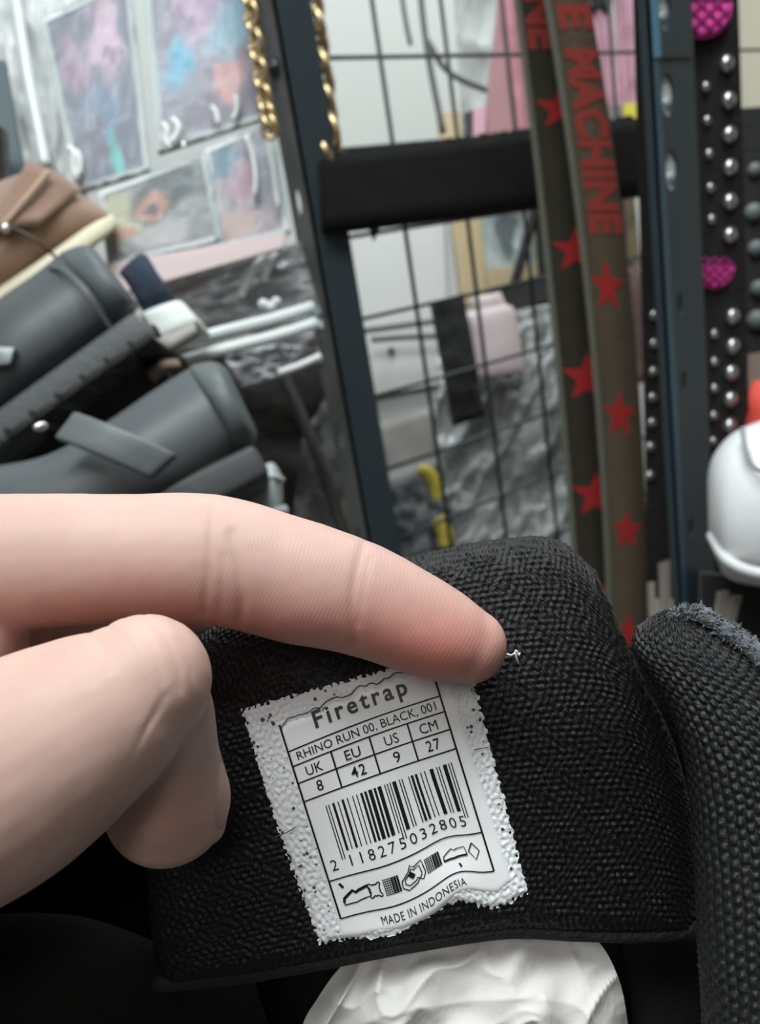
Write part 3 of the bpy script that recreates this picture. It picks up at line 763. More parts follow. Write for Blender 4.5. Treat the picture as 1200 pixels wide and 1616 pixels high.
# ------------------------------------------------------------------ second bag, tubes, small things
t = thing('dark_print_bag', P(420, 520, .68), 'clear bag with a dark grey print between the picture packs and the white tubes', 'bag')
link('print', slab_px('print', [(255, 445), (470, 385), (508, 500), (240, 560)], [.70]*4, .003, 14, 14, crumple(1.3, .006, 101)),
     art('print_grey', (112, 108, 112), [(.15, .3, .25, .35, (176, 150, 148), .8), (.7, .3, .3, .4, (92, 92, 98), .8), (.45, .3, .2, .3, (150, 142, 144), .7)]), t)
link('film', slab_px('film', [(250, 440), (474, 380), (510, 500), (250, 560)], [.685]*4, .0005, 40, 40, crumple(1.8, .005, 102)), film('bag_film', white=.12, rough=.2, bump=(30, .5, .012), gloss=.15), t)
fold = mat('fold_and_glint', (226, 230, 230), .25)
px_tube('fold', [(428, 392, .672), (406, 418, .67), (388, 450, .67), (380, 468, .67)], 6, fold, t)
px_tube('fold', [(436, 396, .672), (424, 424, .67), (416, 444, .67)], 5, fold, t)
link('knot', bm_mesh('knot', lambda bm: [bmesh.ops.create_icosphere(bm, subdivisions=2, radius=r*.67/F_PX, matrix=Matrix.Translation(Vector(P(x, y, .67).tolist()))) for x, y, r in ((416, 480, 9), (428, 484, 9), (436, 476, 8))]), fold, t)
tube_m = mat('white_tube', (224, 230, 230), .35)
for pts, l in (([(262, 548, .60), (340, 526, .62), (420, 506, .64), (488, 486, .655)], 'upper of the two white tubes above the second black shoe'),
               ([(284, 570, .59), (360, 550, .61), (430, 532, .63), (494, 512, .645)], 'lower of the two white tubes above the second black shoe')):
    t = thing('white_tube', P(*pts[0]), l, 'tube', 'white tubes')
    px_tube('pipe', pts, 9, tube_m, t, 14)
    e = pts[-1]; px_tube('end_cap', [(e[0]-3, e[1]+1, e[2]), (e[0]+5, e[1]-1, e[2]+.002)], 10.5, mat('tube_cap', (206, 214, 214), .4), t, 14, 4)
o = link('glass_knob', bm_mesh('knob', lambda bm: bmesh.ops.create_uvsphere(bm, u_segments=16, v_segments=10, radius=8*.655/F_PX, matrix=Matrix.Translation(Vector(P(500, 498, .652).tolist())))), mat('teal_glass', (90, 116, 116), .15))
tag(o, 'small grey-green knob at the ends of the white tubes', 'knob')
t = thing('silver_pouch', P(440, 590, .65), 'crinkled silver pouch under the lower white tube', 'pouch')
link('body', slab_px('body', [(352, 560), (496, 520), (510, 574), (380, 610)], [.66]*4, .008, 26, 20, crumple(1.8, .006, 111)), mat('silver_film', (192, 196, 200), .4, metal=.05, bump=(30, .5, .02), vary=(14, (150, 146, 152))), t)
px_tube('bottom_fold', [(440, 588, .64), (470, 578, .64), (506, 562, .645)], 6, fold, t)

# navy cloth, white heel block
o = link('navy_cloth', loft_px('navy', [(188, 432, 200, 446, .56, .006), (196, 420, 222, 486, .56, .02), (226, 400, 232, 496, .56, .024), (250, 432, 262, 478, .56, .022), (272, 462, 276, 472, .56, .01)], power=2.6), mat('navy_cloth', (28, 36, 50), .9, bump=(120, .4, .004), vary=(20, (44, 56, 74))))
tag(o, 'folded navy cloth behind the upper black shoe', 'cloth')
t = thing('white_sneaker', P(270, 540, .54), 'white sneaker with only its heel showing behind the upper black shoe', 'shoe')
link('heel', slab_px('heel', [(216, 494), (284, 470), (314, 508), (246, 538)], [.54]*4, .05, 8, 4, lambda u, v: -.003*np.sin(np.pi*u), False, .004), mat('white_heel', (228, 236, 233), .4), t)
link('midsole', loft_px('midsole', [(236, 536, 250, 566, .55, .02), (262, 528, 274, 556, .55, .03), (306, 508, 314, 530, .55, .02)], power=3), mat('grey_midsole', (150, 148, 142), .6), t)
o = link('brown_sandal', loft_px('sandal', [(228, 586, 244, 606, .53, .02), (250, 568, 262, 588, .53, .03), (280, 566, 290, 582, .53, .02)], power=3), mat('tan_leather', (112, 98, 84), .7))
tag(o, 'tan leather sandal edge under the white sneaker', 'shoe')

# ------------------------------------------------------------------ shoes on the left
leather = mat('black_leather', (80, 85, 88), .5, spec=.55, bump=(60, .15, .003))
rubber = mat('black_rubber', (74, 79, 81), .55, bump=(200, .3, .002))
rubber_d = mat('dark_rubber', (26, 26, 25), .7)
suede = mat('brown_suede', (148, 120, 102), .9, sheen=.4, vary=(20, (132, 104, 88)))
cream = mat('cream_sole', (206, 200, 174), .6)

t = thing('suede_shoe', P(60, 440, 0.620), 'brown suede shoe with a cream sole on top of the pile at left', 'shoe')
link('upper', loft_px('upper', [(-170, 400, -120, 545, 0.620, .04), (-80, 330, -50, 500, 0.620, .045), (-10, 290, 20, 452, 0.620, .045), (52, 272, 70, 416, 0.625, .042), (110, 298, 122, 380, 0.630, .03), (160, 326, 168, 350, 0.635, .014), (172, 338, 174, 345, 0.635, .004)], power=2.2), suede, t)
link('vamp_flap', slab_px('flap', [(46, 254), (128, 298), (60, 350), (-40, 370)], [0.600, 0.610, 0.575, 0.575], .004, 10, 8, lambda u, v: -.004*np.sin(np.pi*u)), mat('brown_suede_flap', (134, 106, 90), .9, sheen=.4), t)
px_tube('piping', [(76, 272, 0.592), (40, 315, 0.578), (0, 362, 0.568)], 5, mat('tan_piping', (174, 148, 128), .8), t)
link('sole', loft_px('sole', [(-170, 560, -150, 592, 0.610, .045), (-60, 492, -46, 524, 0.610, .05), (10, 446, 24, 478, 0.610, .05), (75, 402, 92, 432, 0.615, .046), (140, 356, 156, 384, 0.620, .03), (178, 338, 186, 358, 0.625, .012)], power=4), cream, t)
t = thing('wire_hoop', P(10, 360, 0.530), 'thin dark wire hoop with a ball for its glint across the brown suede shoe', 'hoop')
px_tube('wire', [(-60, 372, 0.540), (-20, 356, 0.535), (12, 358, 0.530), (48, 374, 0.530), (84, 402, 0.535), (106, 428, 0.540)], 2.6, mat('hoop_wire', (62, 54, 46), .4, metal=.5), t)
link('glint_ball', bm_mesh('glint_ball', lambda bm: bmesh.ops.create_uvsphere(bm, u_segments=16, v_segments=10, radius=8*.455/F_PX, matrix=Matrix.Translation(Vector(P(8, 360, 0.527).tolist())))), mat('glint_metal', (238, 232, 228), .1, metal=.7), t)  # glint on the wire, modelled as a pale metal ball

t = thing('leather_shoe', P(120, 600, .53), 'upper black leather shoe, heel up, with a thick lugged sole', 'shoe', 'black leather shoes')
link('upper', loft_px('upper', [(-190, 640, -130, 760, .53, .035), (-90, 552, -50, 690, .53, .042), (-10, 478, 24, 636, .53, .046), (50, 436, 104, 580, .535, .046), (100, 398, 192, 512, .54, .042), (118, 394, 204, 502, .54, .036)], power=2.2, n=36), leather, t)
collar_m = mat('collar_leather', (84, 92, 94), .5, bump=(80, .2, .003))
link('collar', loft_px('collar', [(92, 405, 186, 517, .54, .040), (98, 398, 195, 508, .54, .046), (124, 388, 211, 494, .54, .047), (138, 388, 217, 488, .54, .043), (150, 394, 220, 484, .54, .034), (156, 402, 218, 480, .54, .02)], power=2.3, n=36, steps=24), collar_m, t)
px_tube('stitching', [(78, 422, .513), (104, 430, .497), (140, 470, .4925), (176, 520, .503)], 3, mat('stitch_grey', (92, 98, 100), .6), t)
link('sole', slab_px('sole', [(-90, 706), (209, 489), (243, 529), (-62, 756)], [.475, .49, .49, .475], .09, 12, 3, None, False, .004), rubber, t)
for k, (x, y) in enumerate([(-12, 704), (28, 676), (68, 648), (108, 619), (146, 592), (184, 566), (222, 540)]):
    link('lug', slab_px('lug', [(x-15, y+4), (x+13, y-16), (x+20, y-6), (x-8, y+15)], [.478]*4, .09, 2, 2, None, False, .001), rubber_d, t)
    link('groove', slab_px('groove', [(x+16, y-26), (x+20, y-29), (x+27, y-14), (x+21, y-11)], [.4735 + .0001*k]*4, .01, 2, 2, None, False), rubber_d, t, False)
link('outsole', slab_px('outsole', [(-120, 730), (226, 520), (270, 600), (-80, 830)], [.50, .515, .53, .52], .08, 2, 2, None, False, .003), rubber_d, t)
link('buckle', slab_px('buckle', [(-30, 545), (24, 548), (16, 574), (-30, 582)], [.482, .484, .482, .482], .005, 2, 2, None, False, .001), mat('pewter', (120, 126, 130), .35, metal=.5), t)

t = thing('leather_shoe', P(250, 780, .42), 'lower black leather shoe with a loose grey strap across it', 'shoe', 'black leather shoes')
link('upper', loft_px('upper', [(-160, 770, -130, 900, .42, .035), (-40, 742, -10, 890, .42, .040), (70, 720, 110, 870, .42, .043), (160, 672, 210, 830, .425, .044), (240, 618, 300, 785, .43, .042), (302, 580, 384, 722, .435, .040), (318, 576, 394, 710, .435, .034)], power=2.2, n=36), leather, t)
link('collar', loft_px('collar', [(297, 584, 383, 726, .435, .039), (304, 577, 390, 716, .435, .044), (332, 571, 402, 700, .436, .045), (346, 574, 405, 692, .437, .040), (358, 582, 406, 684, .438, .030), (364, 592, 404, 676, .438, .016)], power=2.3, n=36, steps=24), collar_m, t)
link('strap', slab_px('strap', [(116, 648), (278, 716), (236, 754), (84, 690)], [.372, .367, .366, .370], .006, 14, 4, lambda u, v: -.006*np.sin(np.pi*u), False, .0015), mat('strap_leather', (98, 105, 108), .45, bump=(80, .2, .002)), t)
link('sole', slab_px('sole', [(60, 862), (400, 698), (428, 748), (90, 930)], [.385, .40, .40, .385], .08, 10, 3, None, False, .004), mat('strap_rubber', (62, 66, 68), .6), t)
link('buckle', bm_mesh('buckle', lambda bm: bmesh.ops.create_uvsphere(bm, u_segments=14, v_segments=8, radius=10*.38/F_PX, matrix=Matrix.Translation(Vector(P(64, 673, .385).tolist())) @ Matrix.Diagonal((1.2, .6, .7, 1)))), mat('silver_buckle', (210, 208, 210), .2, metal=.8), t)

t = thing('pale_rubber_clog', P(430, 830, .5), 'pale grey rubber clog heel under the lower black shoe', 'shoe')
pg = mat('pale_grey_rubber', (176, 186, 188), .5)
link('heel', loft_px('heel', [(360, 790, 376, 860, .5, .02), (394, 752, 412, 840, .5, .03), (426, 730, 440, 820, .5, .028), (442, 744, 446, 800, .5, .014), (446, 762, 447, 780, .5, .003)], power=2.8), pg, t)
px_tube('rim', [(360, 786, .476), (400, 760, .472), (430, 752, .474), (446, 758, .482)], 5, mat('rim_grey', (196, 204, 205), .5), t)
px_tube('sole_edge', [(380, 838, .474), (420, 814, .472), (452, 806, .478)], 10, mat('sole_grey', (158, 166, 168), .5), t)
sh = thing('shelf_board', P(100, 930, .48), 'black shelf board under the pile of shoes, hidden behind the finger', 'shelf')
zc = P(200, 905, .47)
link('board', box_axes(zc + AX*(-.16) + AY*.05 - AZ*.012, AX*.20, AY*.10, AZ*.012, 'board', .002), black_paint, sh, False)

# ------------------------------------------------------------------ black mesh sneaker in the hand
def Dt(px, py):
    """distance of the tongue's front face along the lens axis"""
    px = np.asarray(px, float); py = np.asarray(py, float)
    x = (px - 660) / 400.0
    d = 0.1365 + 0.0040 * x**2 + 0.0035 * np.maximum(0, -x - 0.55)**2 * 3
    top = np.maximum(0, (1180 - py) / 300.0)
    d = d + 0.0075 * top**1.8
    d = d - 0.0010 * np.exp(-((px - 722) / 55)**2 - ((py - 1400) / 55)**2) + 0.0006 * np.exp(-((px - 610) / 60)**2 - ((py - 1440) / 50)**2)
    # the dent under the fingertip
    d = d + 0.0012 * np.exp(-((px - 690) / 90)**2 - ((py - 1010) / 60)**2)
    return d

def fabric(name, noise_seed):
    if name in MATS: return MATS[name]
    m = mat(name, (14, 14, 15), .5, spec=.3, bump=(2600, .3, .0006))
    return m
mesh_m = fabric('black_knit_mesh', 1)

def knit(um, vm, pu, pv, amp, seed=0, jitter=.16):
    """relief of the spacer mesh: rows of small holes between raised yarn loops, in metres"""
    r = wnoise(np.stack([um, vm], -1) / .004, .5, seed, 2)
    a = um / pu + jitter * r; b = vm / pv + jitter * wnoise(np.stack([um, vm], -1) / .004, .5, seed + 9, 2)
    row = np.floor(b); fb = b - row - .5
    fa = (a + .5 * (row % 2)); fa = fa - np.floor(fa) - .5
    hole = np.exp(-((fa/.24)**2 + (fb/.27)**2))
    a2 = a + .5 * ((row + 1) % 2); f2 = a2 - np.floor(a2) - .5
    loop = np.exp(-((f2/.2)**2 + ((fb+.1)/.3)**2))
    return amp * (-1.0 * hole + .7 * loop) + amp*.55*wnoise(np.stack([um, vm], -1) / .0006, .5, seed+4, 1)

shoe = thing('sneaker', P(700, 1750, .17), 'black mesh sneaker held open by the hand, its white size label showing', 'shoe')

# tongue: padded pillow; rows run from the lower lip to the top roll
rowsT = [
    [(250, 1560), (380, 1545), (510, 1522), (660, 1494), (800, 1474), (910, 1478), (1010, 1480), (1100, 1474)],
    [(235, 1420), (350, 1390), (490, 1360), (660, 1310), (810, 1292), (920, 1290), (1020, 1292), (1100, 1330)],
    [(235, 1250), (330, 1215), (450, 1190), (610, 1130), (760, 1110), (880, 1100), (985, 1112), (1066, 1180)],
    [(260, 1095), (330, 1068), (430, 1030), (570, 985), (710, 952), (830, 940), (925, 955), (1006, 1050)],
    [(292, 1012), (350, 978), (425, 940), (560, 900), (692, 868), (795, 850), (878, 851), (940, 900)]]
ctrl = np.array(rowsT, float)
def edge_spacing(n, r):
    """0..1 samples, denser in the rolled borders"""
    t = np.linspace(0, 1, n)
    return t
NU, NV = 430, 400
us = edge_spacing(NU, .1); vs_ = edge_spacing(NV, .1)
WU = cr_matrix(8, us * 7); WV = cr_matrix(5, vs_ * 4)
XY = np.einsum('vi,ijc,uj->uvc', WV, ctrl, WU)
# arc lengths in metres
d0 = Dt(XY[..., 0], XY[..., 1])
Wp = P(XY[..., 0], XY[..., 1], d0)
um = np.concatenate([np.zeros((1, NV)), np.cumsum(np.linalg.norm(np.diff(Wp, axis=0), axis=-1), 0)]).mean(1)
vm = np.concatenate([np.zeros((NU, 1)), np.cumsum(np.linalg.norm(np.diff(Wp, axis=1), axis=-1), 1)], 1).mean(0)
UM, VM = np.meshgrid(um, vm, indexing='ij')
Lu, Lv = um[-1], vm[-1]
def roll(x, r): 
    x = np.clip(x / r, 0, 1); return 1 - np.sqrt(np.clip(1 - (1 - x)**2, 0, 1))
def tongue_pillow():
    e = np.maximum.reduce([roll(UM, .006), roll(Lu - UM, .008), roll(VM, .0035), roll(Lv - VM, .008)])
    h = .0042
    e2 = roll(UM, .006) + 0
    front = P(XY[..., 0], XY[..., 1], d0 + h * np.minimum(1, e))
    back = P(XY[..., 0], XY[..., 1], d0 + 2*h - h * np.minimum(1, e) + .0005)
    return front, back, e
FR, BK, edge = tongue_pillow()
n = grid_normals(FR)
n[np.sum(n * VIEW, -1) > 0] *= -1
FR = FR + n * (knit(UM, VM, .00132, .00112, .00019, 3, .30) * np.clip(1.1 - VM*0, 0, 1))[..., None]
# back face at a coarser step: closes the pillow
iu = np.unique(np.r_[np.arange(0, NU, 10), NU-1]); iv = np.unique(np.r_[np.arange(0, NV, 10), NV-1])
V = np.concatenate([FR.reshape(-1, 3), BK[np.ix_(iu, iv)].reshape(-1, 3)])
me = quads_mesh('tongue', V, np.concatenate([grid_quads(NU, NV), grid_quads(len(iu), len(iv), off=NU*NV)[:, ::-1]]))
tongue = link('tongue', me, mesh_m, shoe)
# side walls between front and back borders
def border_strip(name, a, b):
    Vb = np.concatenate([a, b]); k = len(a)
    link(name, quads_mesh(name, Vb, np.array([[i, i+1, k+i+1, k+i] for i in range(k-1)])), mesh_m, tongue)
ring_f = np.concatenate([FR[:, 0], FR[-1, 1:], FR[::-1, -1][1:], FR[0, ::-1][1:]])
ring_b = np.concatenate([BK[:, 0], BK[-1, 1:], BK[::-1, -1][1:], BK[0, ::-1][1:]])
border_strip('edge_binding', ring_f, ring_b)
# ribbed hem along the lower lip
hem = P(*[np.array(v) for v in zip(*[(x, y - 8, float(Dt(x, y)) + .003) for x, y in spline(ctrl[0], 80)])])
link('hem', tube_mesh('hem', hem, .0016, 12), mat('hem_knit', (13, 14, 15), .8, bump=(900, .6, .001)), tongue)

# ---- collar on the right: padded roll, built as horizontal slices
sil = np.array([(962, 1070, 1100), (966, 1048, 1116), (976, 1026, 1134), (992, 1006, 1170), (1012, 1000, 1200), (1036, 1006, 1232), (1070, 1028, 1268),
                (1110, 1052, 1304), (1170, 1074, 1350), (1250, 1089, 1400), (1350, 1096, 1430), (1480, 1102, 1450), (1616, 1110, 1460), (1760, 1116, 1470)], float)
NCR, NCA = 420, 300
rows = spline(sil, NCR)
a_front = np.linspace(np.pi, 0, NCA)
NB = 24
a_back = np.linspace(0, -np.pi, NB + 2)[1:-1]
angs = np.concatenate([a_front, a_back])
sd_ = np.cumsum(np.r_[0, np.hypot(np.diff(rows[:, 0]), np.diff(rows[:, 1]) * .0)])
CG = np.zeros((NCR, len(angs), 3))
hw = (rows[:, 2] - rows[:, 1]) / 2; cx_ = (rows[:, 2] + rows[:, 1]) / 2
yy = rows[:, 0]
dc = .1335 - .010 * np.clip((yy - 1000) / 600, 0, 1.2)
xb = np.clip((yy - 960) / 300, 0, 1); bump_d = .0135 * np.sqrt(1 - (1 - xb)**2)
for k, a in enumerate(angs):
    ca, sa = math.cos(a), math.sin(a)
    s_ = abs(sa) ** .8 * (1 if sa >= 0 else -.45)
    CG[:, k] = P(cx_ + hw * ca, yy, dc - bump_d * s_ + .004)
n = grid_normals(CG, True)
mid = CG.mean(1, keepdims=True)
if np.sum(n[NCR//2, NCA//2] * (CG[NCR//2, NCA//2] - mid[NCR//2, 0])) < 0: n = -n
wu = np.linalg.norm(np.diff(CG[NCR//2], axis=0), axis=-1); wu = np.r_[0, np.cumsum(wu)]
wv = np.r_[0, np.cumsum(np.linalg.norm(np.diff(CG[:, NCA//3], axis=0), axis=-1))]
UU, VV = np.meshgrid(wv, wu, indexing='ij')
amp = np.zeros(len(angs)); amp[:NCA] = 1
def bobble(um, vm, pu, pv, a_, seed):
    j = np.stack([um, vm], -1) / .004
    a = um / pu + .14*wnoise(j, .5, seed, 2); b = vm / pv + .14*wnoise(j, .5, seed+3, 2)
    row = np.floor(a); b = b + .5*(row % 2)
    f = np.abs(np.sin(np.pi*a)) ** .8 * np.abs(np.sin(np.pi*b)) ** .8
    return a_ * (f - .4) * (1 + .35*wnoise(j*6, .5, seed+5, 1))
CG = CG + n * (bobble(VV, UU, .00118, .00165, .00048, 5) * amp[None])[..., None]
V = CG.reshape(-1, 3); Q = grid_quads(NCR, len(angs), False, True)
collar_mat = mat('charcoal_knit', (24, 25, 26), .5, spec=.35, bump=(2200, .3, .0006))
collar_o = link('collar', quads_mesh('collar', V, Q), collar_mat, shoe)
# frayed suede trim along the collar's upper edge
sued = mat('blue_grey_suede', (92, 99, 106), .95, sheen=.4, bump=(1500, .8, .001))
trim_path = spline([(1062, 974, .1335), (1082, 967, .1325), (1108, 970, .131), (1140, 990, .1295), (1172, 1012, .128), (1206, 1040, .127), (1250, 1082, .126)], 60)
tw = P(trim_path[:, 0], trim_path[:, 1], trim_path[:, 2] + .001)
rad = (9 + 8*np.linspace(0, 1, 60)) * trim_path[:, 2] / F_PX * (1 + .3*wnoise(np.linspace(0, 8, 60)[:, None], .6, 2))
trim = link('suede_trim', tube_mesh('suede_trim', tw, rad, 14), sued, shoe)
def fuzz(bm):
    r = random.Random(5)
    for k in range(2200):
        i = r.randrange(0, 60); p = tw[i]; q = Vector((r.gauss(0, 1), r.gauss(0, 1), r.gauss(0, 1) + .5)).normalized()
        base_ = Vector(p.tolist()) + q * rad[i] * .85
        l_ = r.uniform(.0001, .0006); side_ = q.orthogonal().normalized() * r.uniform(.0003, .0007)
        side_.rotate(Matrix.Rotation(r.uniform(0, 6.28), 3, q))
        tip = base_ + q*l_ + Vector((r.gauss(0, 1), r.gauss(0, 1), r.gauss(0, 1)))*.0003
        vs = [bm.verts.new(v) for v in (base_-side_, base_+side_, tip, base_ + q.cross(side_).normalized()*.0003)]
        bm.faces.new([vs[0], vs[1], vs[2]]); bm.faces.new([vs[1], vs[3], vs[2]]); bm.faces.new([vs[3], vs[0], vs[2]])
o = link('suede_fuzz', bm_mesh('fuzz', fuzz), sued, trim, False); o['kind'] = 'stuff'
# loose white thread at the fingertip
px_tube('thread', [(800, 1032, .1385), (808, 1034, .138), (813, 1031, .1378), (816, 1040, .138), (819, 1048, .1388)], 1.6, mat('white_thread', (220, 222, 222), .8), tongue, 6, 16)
px_tube('thread', [(812, 1032, .1382), (815, 1026, .138), (819, 1034, .138), (821, 1030, .1382)], 1.3, MATS['white_thread'], tongue, 6, 12)

# ---- inner lining walls, left collar, shell of the shoe behind the tongue
lining = mat('black_lining', (12, 11, 10), .9, spec=.2, bump=(1200, .4, .001))
def wall_px(name, secs, m, n_=40, steps=60, power=2.2):
    return link(name, loft_px(name, secs, n=n_, steps=steps, power=power), m, shoe)
wall_px('left_collar', [(-230, 1500, -60, 1800, .145, .010), (-60, 1450, 120, 1800, .147, .010), (120, 1445, 270, 1800, .149, .009), (280, 1500, 400, 1800, .152, .006), (400, 1540, 480, 1800, .156, .005)], lining)
link('lining', slab_px('lining', [(-300, 1300), (1180, 1300), (1240, 1850), (-420, 1850)], [.172, .172, .150, .150], .002, 30, 20, lambda u, v: .012*np.sin(np.pi*u)), lining, shoe)
wall_px('inner_wall', [(985, 1020, 1030, 1020, .152, .001), (985, 1060, 1075, 1060, .154, .004), (985, 1150, 1120, 1150, .157, .006), (980, 1300, 1130, 1300, .160, .006), (965, 1440, 1135, 1440, .163, .006), (985, 1520, 1135, 1520, .160, .006), (1000, 1620, 1140, 1620, .155, .006), (1010, 1780, 1150, 1780, .150, .006)], lining)
wall_px('vamp', [(560, 1480, 1100, 1400, .178, .004), (580, 1290, 1150, 1200, .20, .02), (600, 1240, 1080, 1160, .235, .035), (620, 1230, 1010, 1160, .275, .035), (640, 1240, 940, 1190, .31, .025), (660, 1280, 860, 1250, .33, .01)], mat('upper_black', (30, 31, 32), .7, bump=(500, .3, .001)))
wall_px('sole', [(560, 1520, 1160, 1440, .19, .004), (570, 1420, 1140, 1380, .22, .012), (590, 1370, 1070, 1350, .26, .014), (610, 1340, 980, 1330, .30, .012), (640, 1330, 860, 1320, .335, .006)], mat('sole_black', (40, 40, 42), .7))

# ---- white tissue stuffing
NTU, NTV = 150, 120
u = np.linspace(0, 1, NTU)[:, None]; v = np.linspace(0, 1, NTV)[None]
outl = spline([(468, 1690), (478, 1618), (500, 1578), (530, 1535), (565, 1505), (640, 1486), (740, 1466), (860, 1462), (935, 1478), (975, 1540), (992, 1620), (1000, 1700)], NTU)
bot = np.stack([np.linspace(455, 1010, NTU), np.full(NTU, 1800.0)], -1)
TX = outl[:, None] * (1 - v[..., None]) + bot[:, None] * v[..., None]
uu, vv = np.broadcast_arrays(u, v)
cr = np.stack([TX[..., 0] / 100, TX[..., 1] / 100], -1)
ridg = np.abs(wnoise(cr, .34, 41, 3)) ** .8
fold_ = np.abs(wnoise(np.stack([cr[..., 0] * 1.3 + cr[..., 1]*.5, cr[..., 1] * .35], -1), .4, 47, 2)) ** .7
TD = .1475 - .010 * np.sqrt(np.clip(np.sin(np.pi * np.clip(uu * .96 + .02, 0, 1)), 0, 1)) * np.clip(vv * 2.2 + .25, 0, 1) + .0022 * (ridg - .4) + .0038 * (fold_ - .4)
front = P(TX[..., 0], TX[..., 1], TD); back = P(TX[..., 0], TX[..., 1], .1535 + 0*TD)
V = np.concatenate([front.reshape(-1, 3), back.reshape(-1, 3)]); N_ = NTU*NTV
Q = np.concatenate([grid_quads(NTU, NTV), grid_quads(NTU, NTV, off=N_)[:, ::-1]])
ring = [i*NTV for i in range(NTU)]
Q = np.concatenate([Q, np.array([[ring[k], ring[k+1], ring[k+1]+N_, ring[k]+N_] for k in range(NTU-1)]),
                    np.array([[k, k+1, k+1+N_, k+N_] for k in range(NTV-1)]),
                    np.array([[(NTU-1)*NTV+k, (NTU-1)*NTV+k+1, (NTU-1)*NTV+k+1+N_, (NTU-1)*NTV+k+N_] for k in range(NTV-1)])])
o = link('tissue_paper', quads_mesh('tissue', V, Q), mat('white_tissue', (208, 206, 204), 1.0, spec=.1, bump=(90, .35, .003)))
tag(o, 'crumpled white tissue paper stuffed inside the sneaker below the label', 'paper')

# ------------------------------------------------------------------ the size label
TLf, TRf, BRf, BLf = (np.array(p, float) for p in ((441, 1144), (681, 1053), (780, 1376), (538, 1450)))
def lab_px(a, b):
    a = np.asarray(a, float); b = np.asarray(b, float)
    x = (1-a)*(1-b)*TLf[0] + a*(1-b)*TRf[0] + a*b*BRf[0] + (1-a)*b*BLf[0]
    y = (1-a)*(1-b)*TLf[1] + a*(1-b)*TRf[1] + a*b*BRf[1] + (1-a)*b*BLf[1]
    ac = np.clip(a, -.1, 1.1); bc = np.clip(b, 0, 1.15)
    top = -5.0 * np.sin(np.pi * np.clip(a, 0, 1)) * np.clip(1 - bc / .7, 0, 1)
    k = np.clip((bc - .5) / .5, 0, 1.3)
    wave = k * (6.0 * np.exp(-((ac - .36) / .17)**2) - 17.0 * np.exp(-((ac - .76) / .15)**2))
    return x, y + top + wave
def lab(a, b, off):
    x, y = lab_px(a, b)
    return P(x, y, Dt(x, y) - off)

label = thing('size_label', lab(.5, .5, 0), 'x', 'x'); del label['label']; del label['category']
label.parent = shoe; label.matrix_parent_inverse = Matrix.Translation(-shoe.location)
label['label'] = 'white printed size label'
def on_label(name, me, m, smooth=False):
    o = bpy.data.objects.new(name, me); COL.objects.link(o); me.materials.append(m)
    if smooth: me.polygons.foreach_set('use_smooth', np.ones(len(me.polygons), bool))
    o.parent = label
    o.matrix_parent_inverse = Matrix.Translation(-(label.location))
    return o
# transfer-printed patch: ragged outline in frame coordinates, stippled like the mesh below it
patch = np.array([(380, 1119), (735, 1020), (835, 1408), (505, 1491)], float)
NPU, NPV = 260, 290
u = np.linspace(0, 1, NPU)[:, None]; v = np.linspace(0, 1, NPV)[None]
PX = (1-u)*(1-v)*patch[0, 0] + u*(1-v)*patch[1, 0] + u*v*patch[2, 0] + (1-u)*v*patch[3, 0]
PY = (1-u)*(1-v)*patch[0, 1] + u*(1-v)*patch[1, 1] + u*v*patch[2, 1] + (1-u)*v*patch[3, 1]
low = np.clip((v - .55) / .45, 0, 1)
PY = PY + low * (14*np.exp(-((u - .33)/.16)**2) - 12*np.exp(-((u - .64)/.10)**2) + 14*np.exp(-((u - .86)/.1)**2))
PX = PX + 9*np.sin(np.pi*v)*(1-u)*-.6
rag = 1.8 * wnoise(np.stack([PX / 9, PY / 9], -1), .5, 61, 2)
bl = np.minimum.reduce([u*40 + 0*v, (1-u)*40 + 0*v, v*40 + 0*u, (1-v)*40 + 0*u]); rim = np.clip(1 - bl, 0, 1)
PX = PX + rag * rim; PY = PY + 1.8 * wnoise(np.stack([PX / 8, PY / 8], -1), .5, 62, 2) * rim
PD = Dt(PX, PY) - .00042 + .0005 * rim
Wl = P(PX, PY, PD)
lu = np.r_[0, np.cumsum(np.linalg.norm(np.diff(Wl[:, NPV//2], axis=0), axis=-1))]; lv = np.r_[0, np.cumsum(np.linalg.norm(np.diff(Wl[NPU//2], axis=0), axis=-1))]
LU, LV = np.meshgrid(lu, lv, indexing='ij')
# distance inside the smooth panel decides where the stipple dies out
A_ = ((PX - 441) * .934 - (PY - 1144) * -.357); 
kn = knit(LU, LV, .00115, .00105, .00010, 7, .3)
Wl = Wl - VIEW * (kn + .00005*wnoise(np.stack([PX/5, PY/5], -1), .5, 66, 2))[..., None]
Vp = np.concatenate([Wl.reshape(-1, 3), (Wl + VIEW*.0006).reshape(-1, 3)]); N_ = NPU*NPV
ids = np.r_[np.arange(NPU)*NPV, (NPU-1)*NPV + np.arange(1, NPV), (np.arange(NPU-1)[::-1])*NPV + NPV-1, np.arange(NPV-1)[::-1]]
Q = np.concatenate([grid_quads(NPU, NPV), np.stack([ids[:-1], ids[1:], ids[1:]+N_, ids[:-1]+N_], -1)])
pm = mat('label_stipple', (232, 236, 238), .55, spec=.3, bump=(1500, .3, .0006))
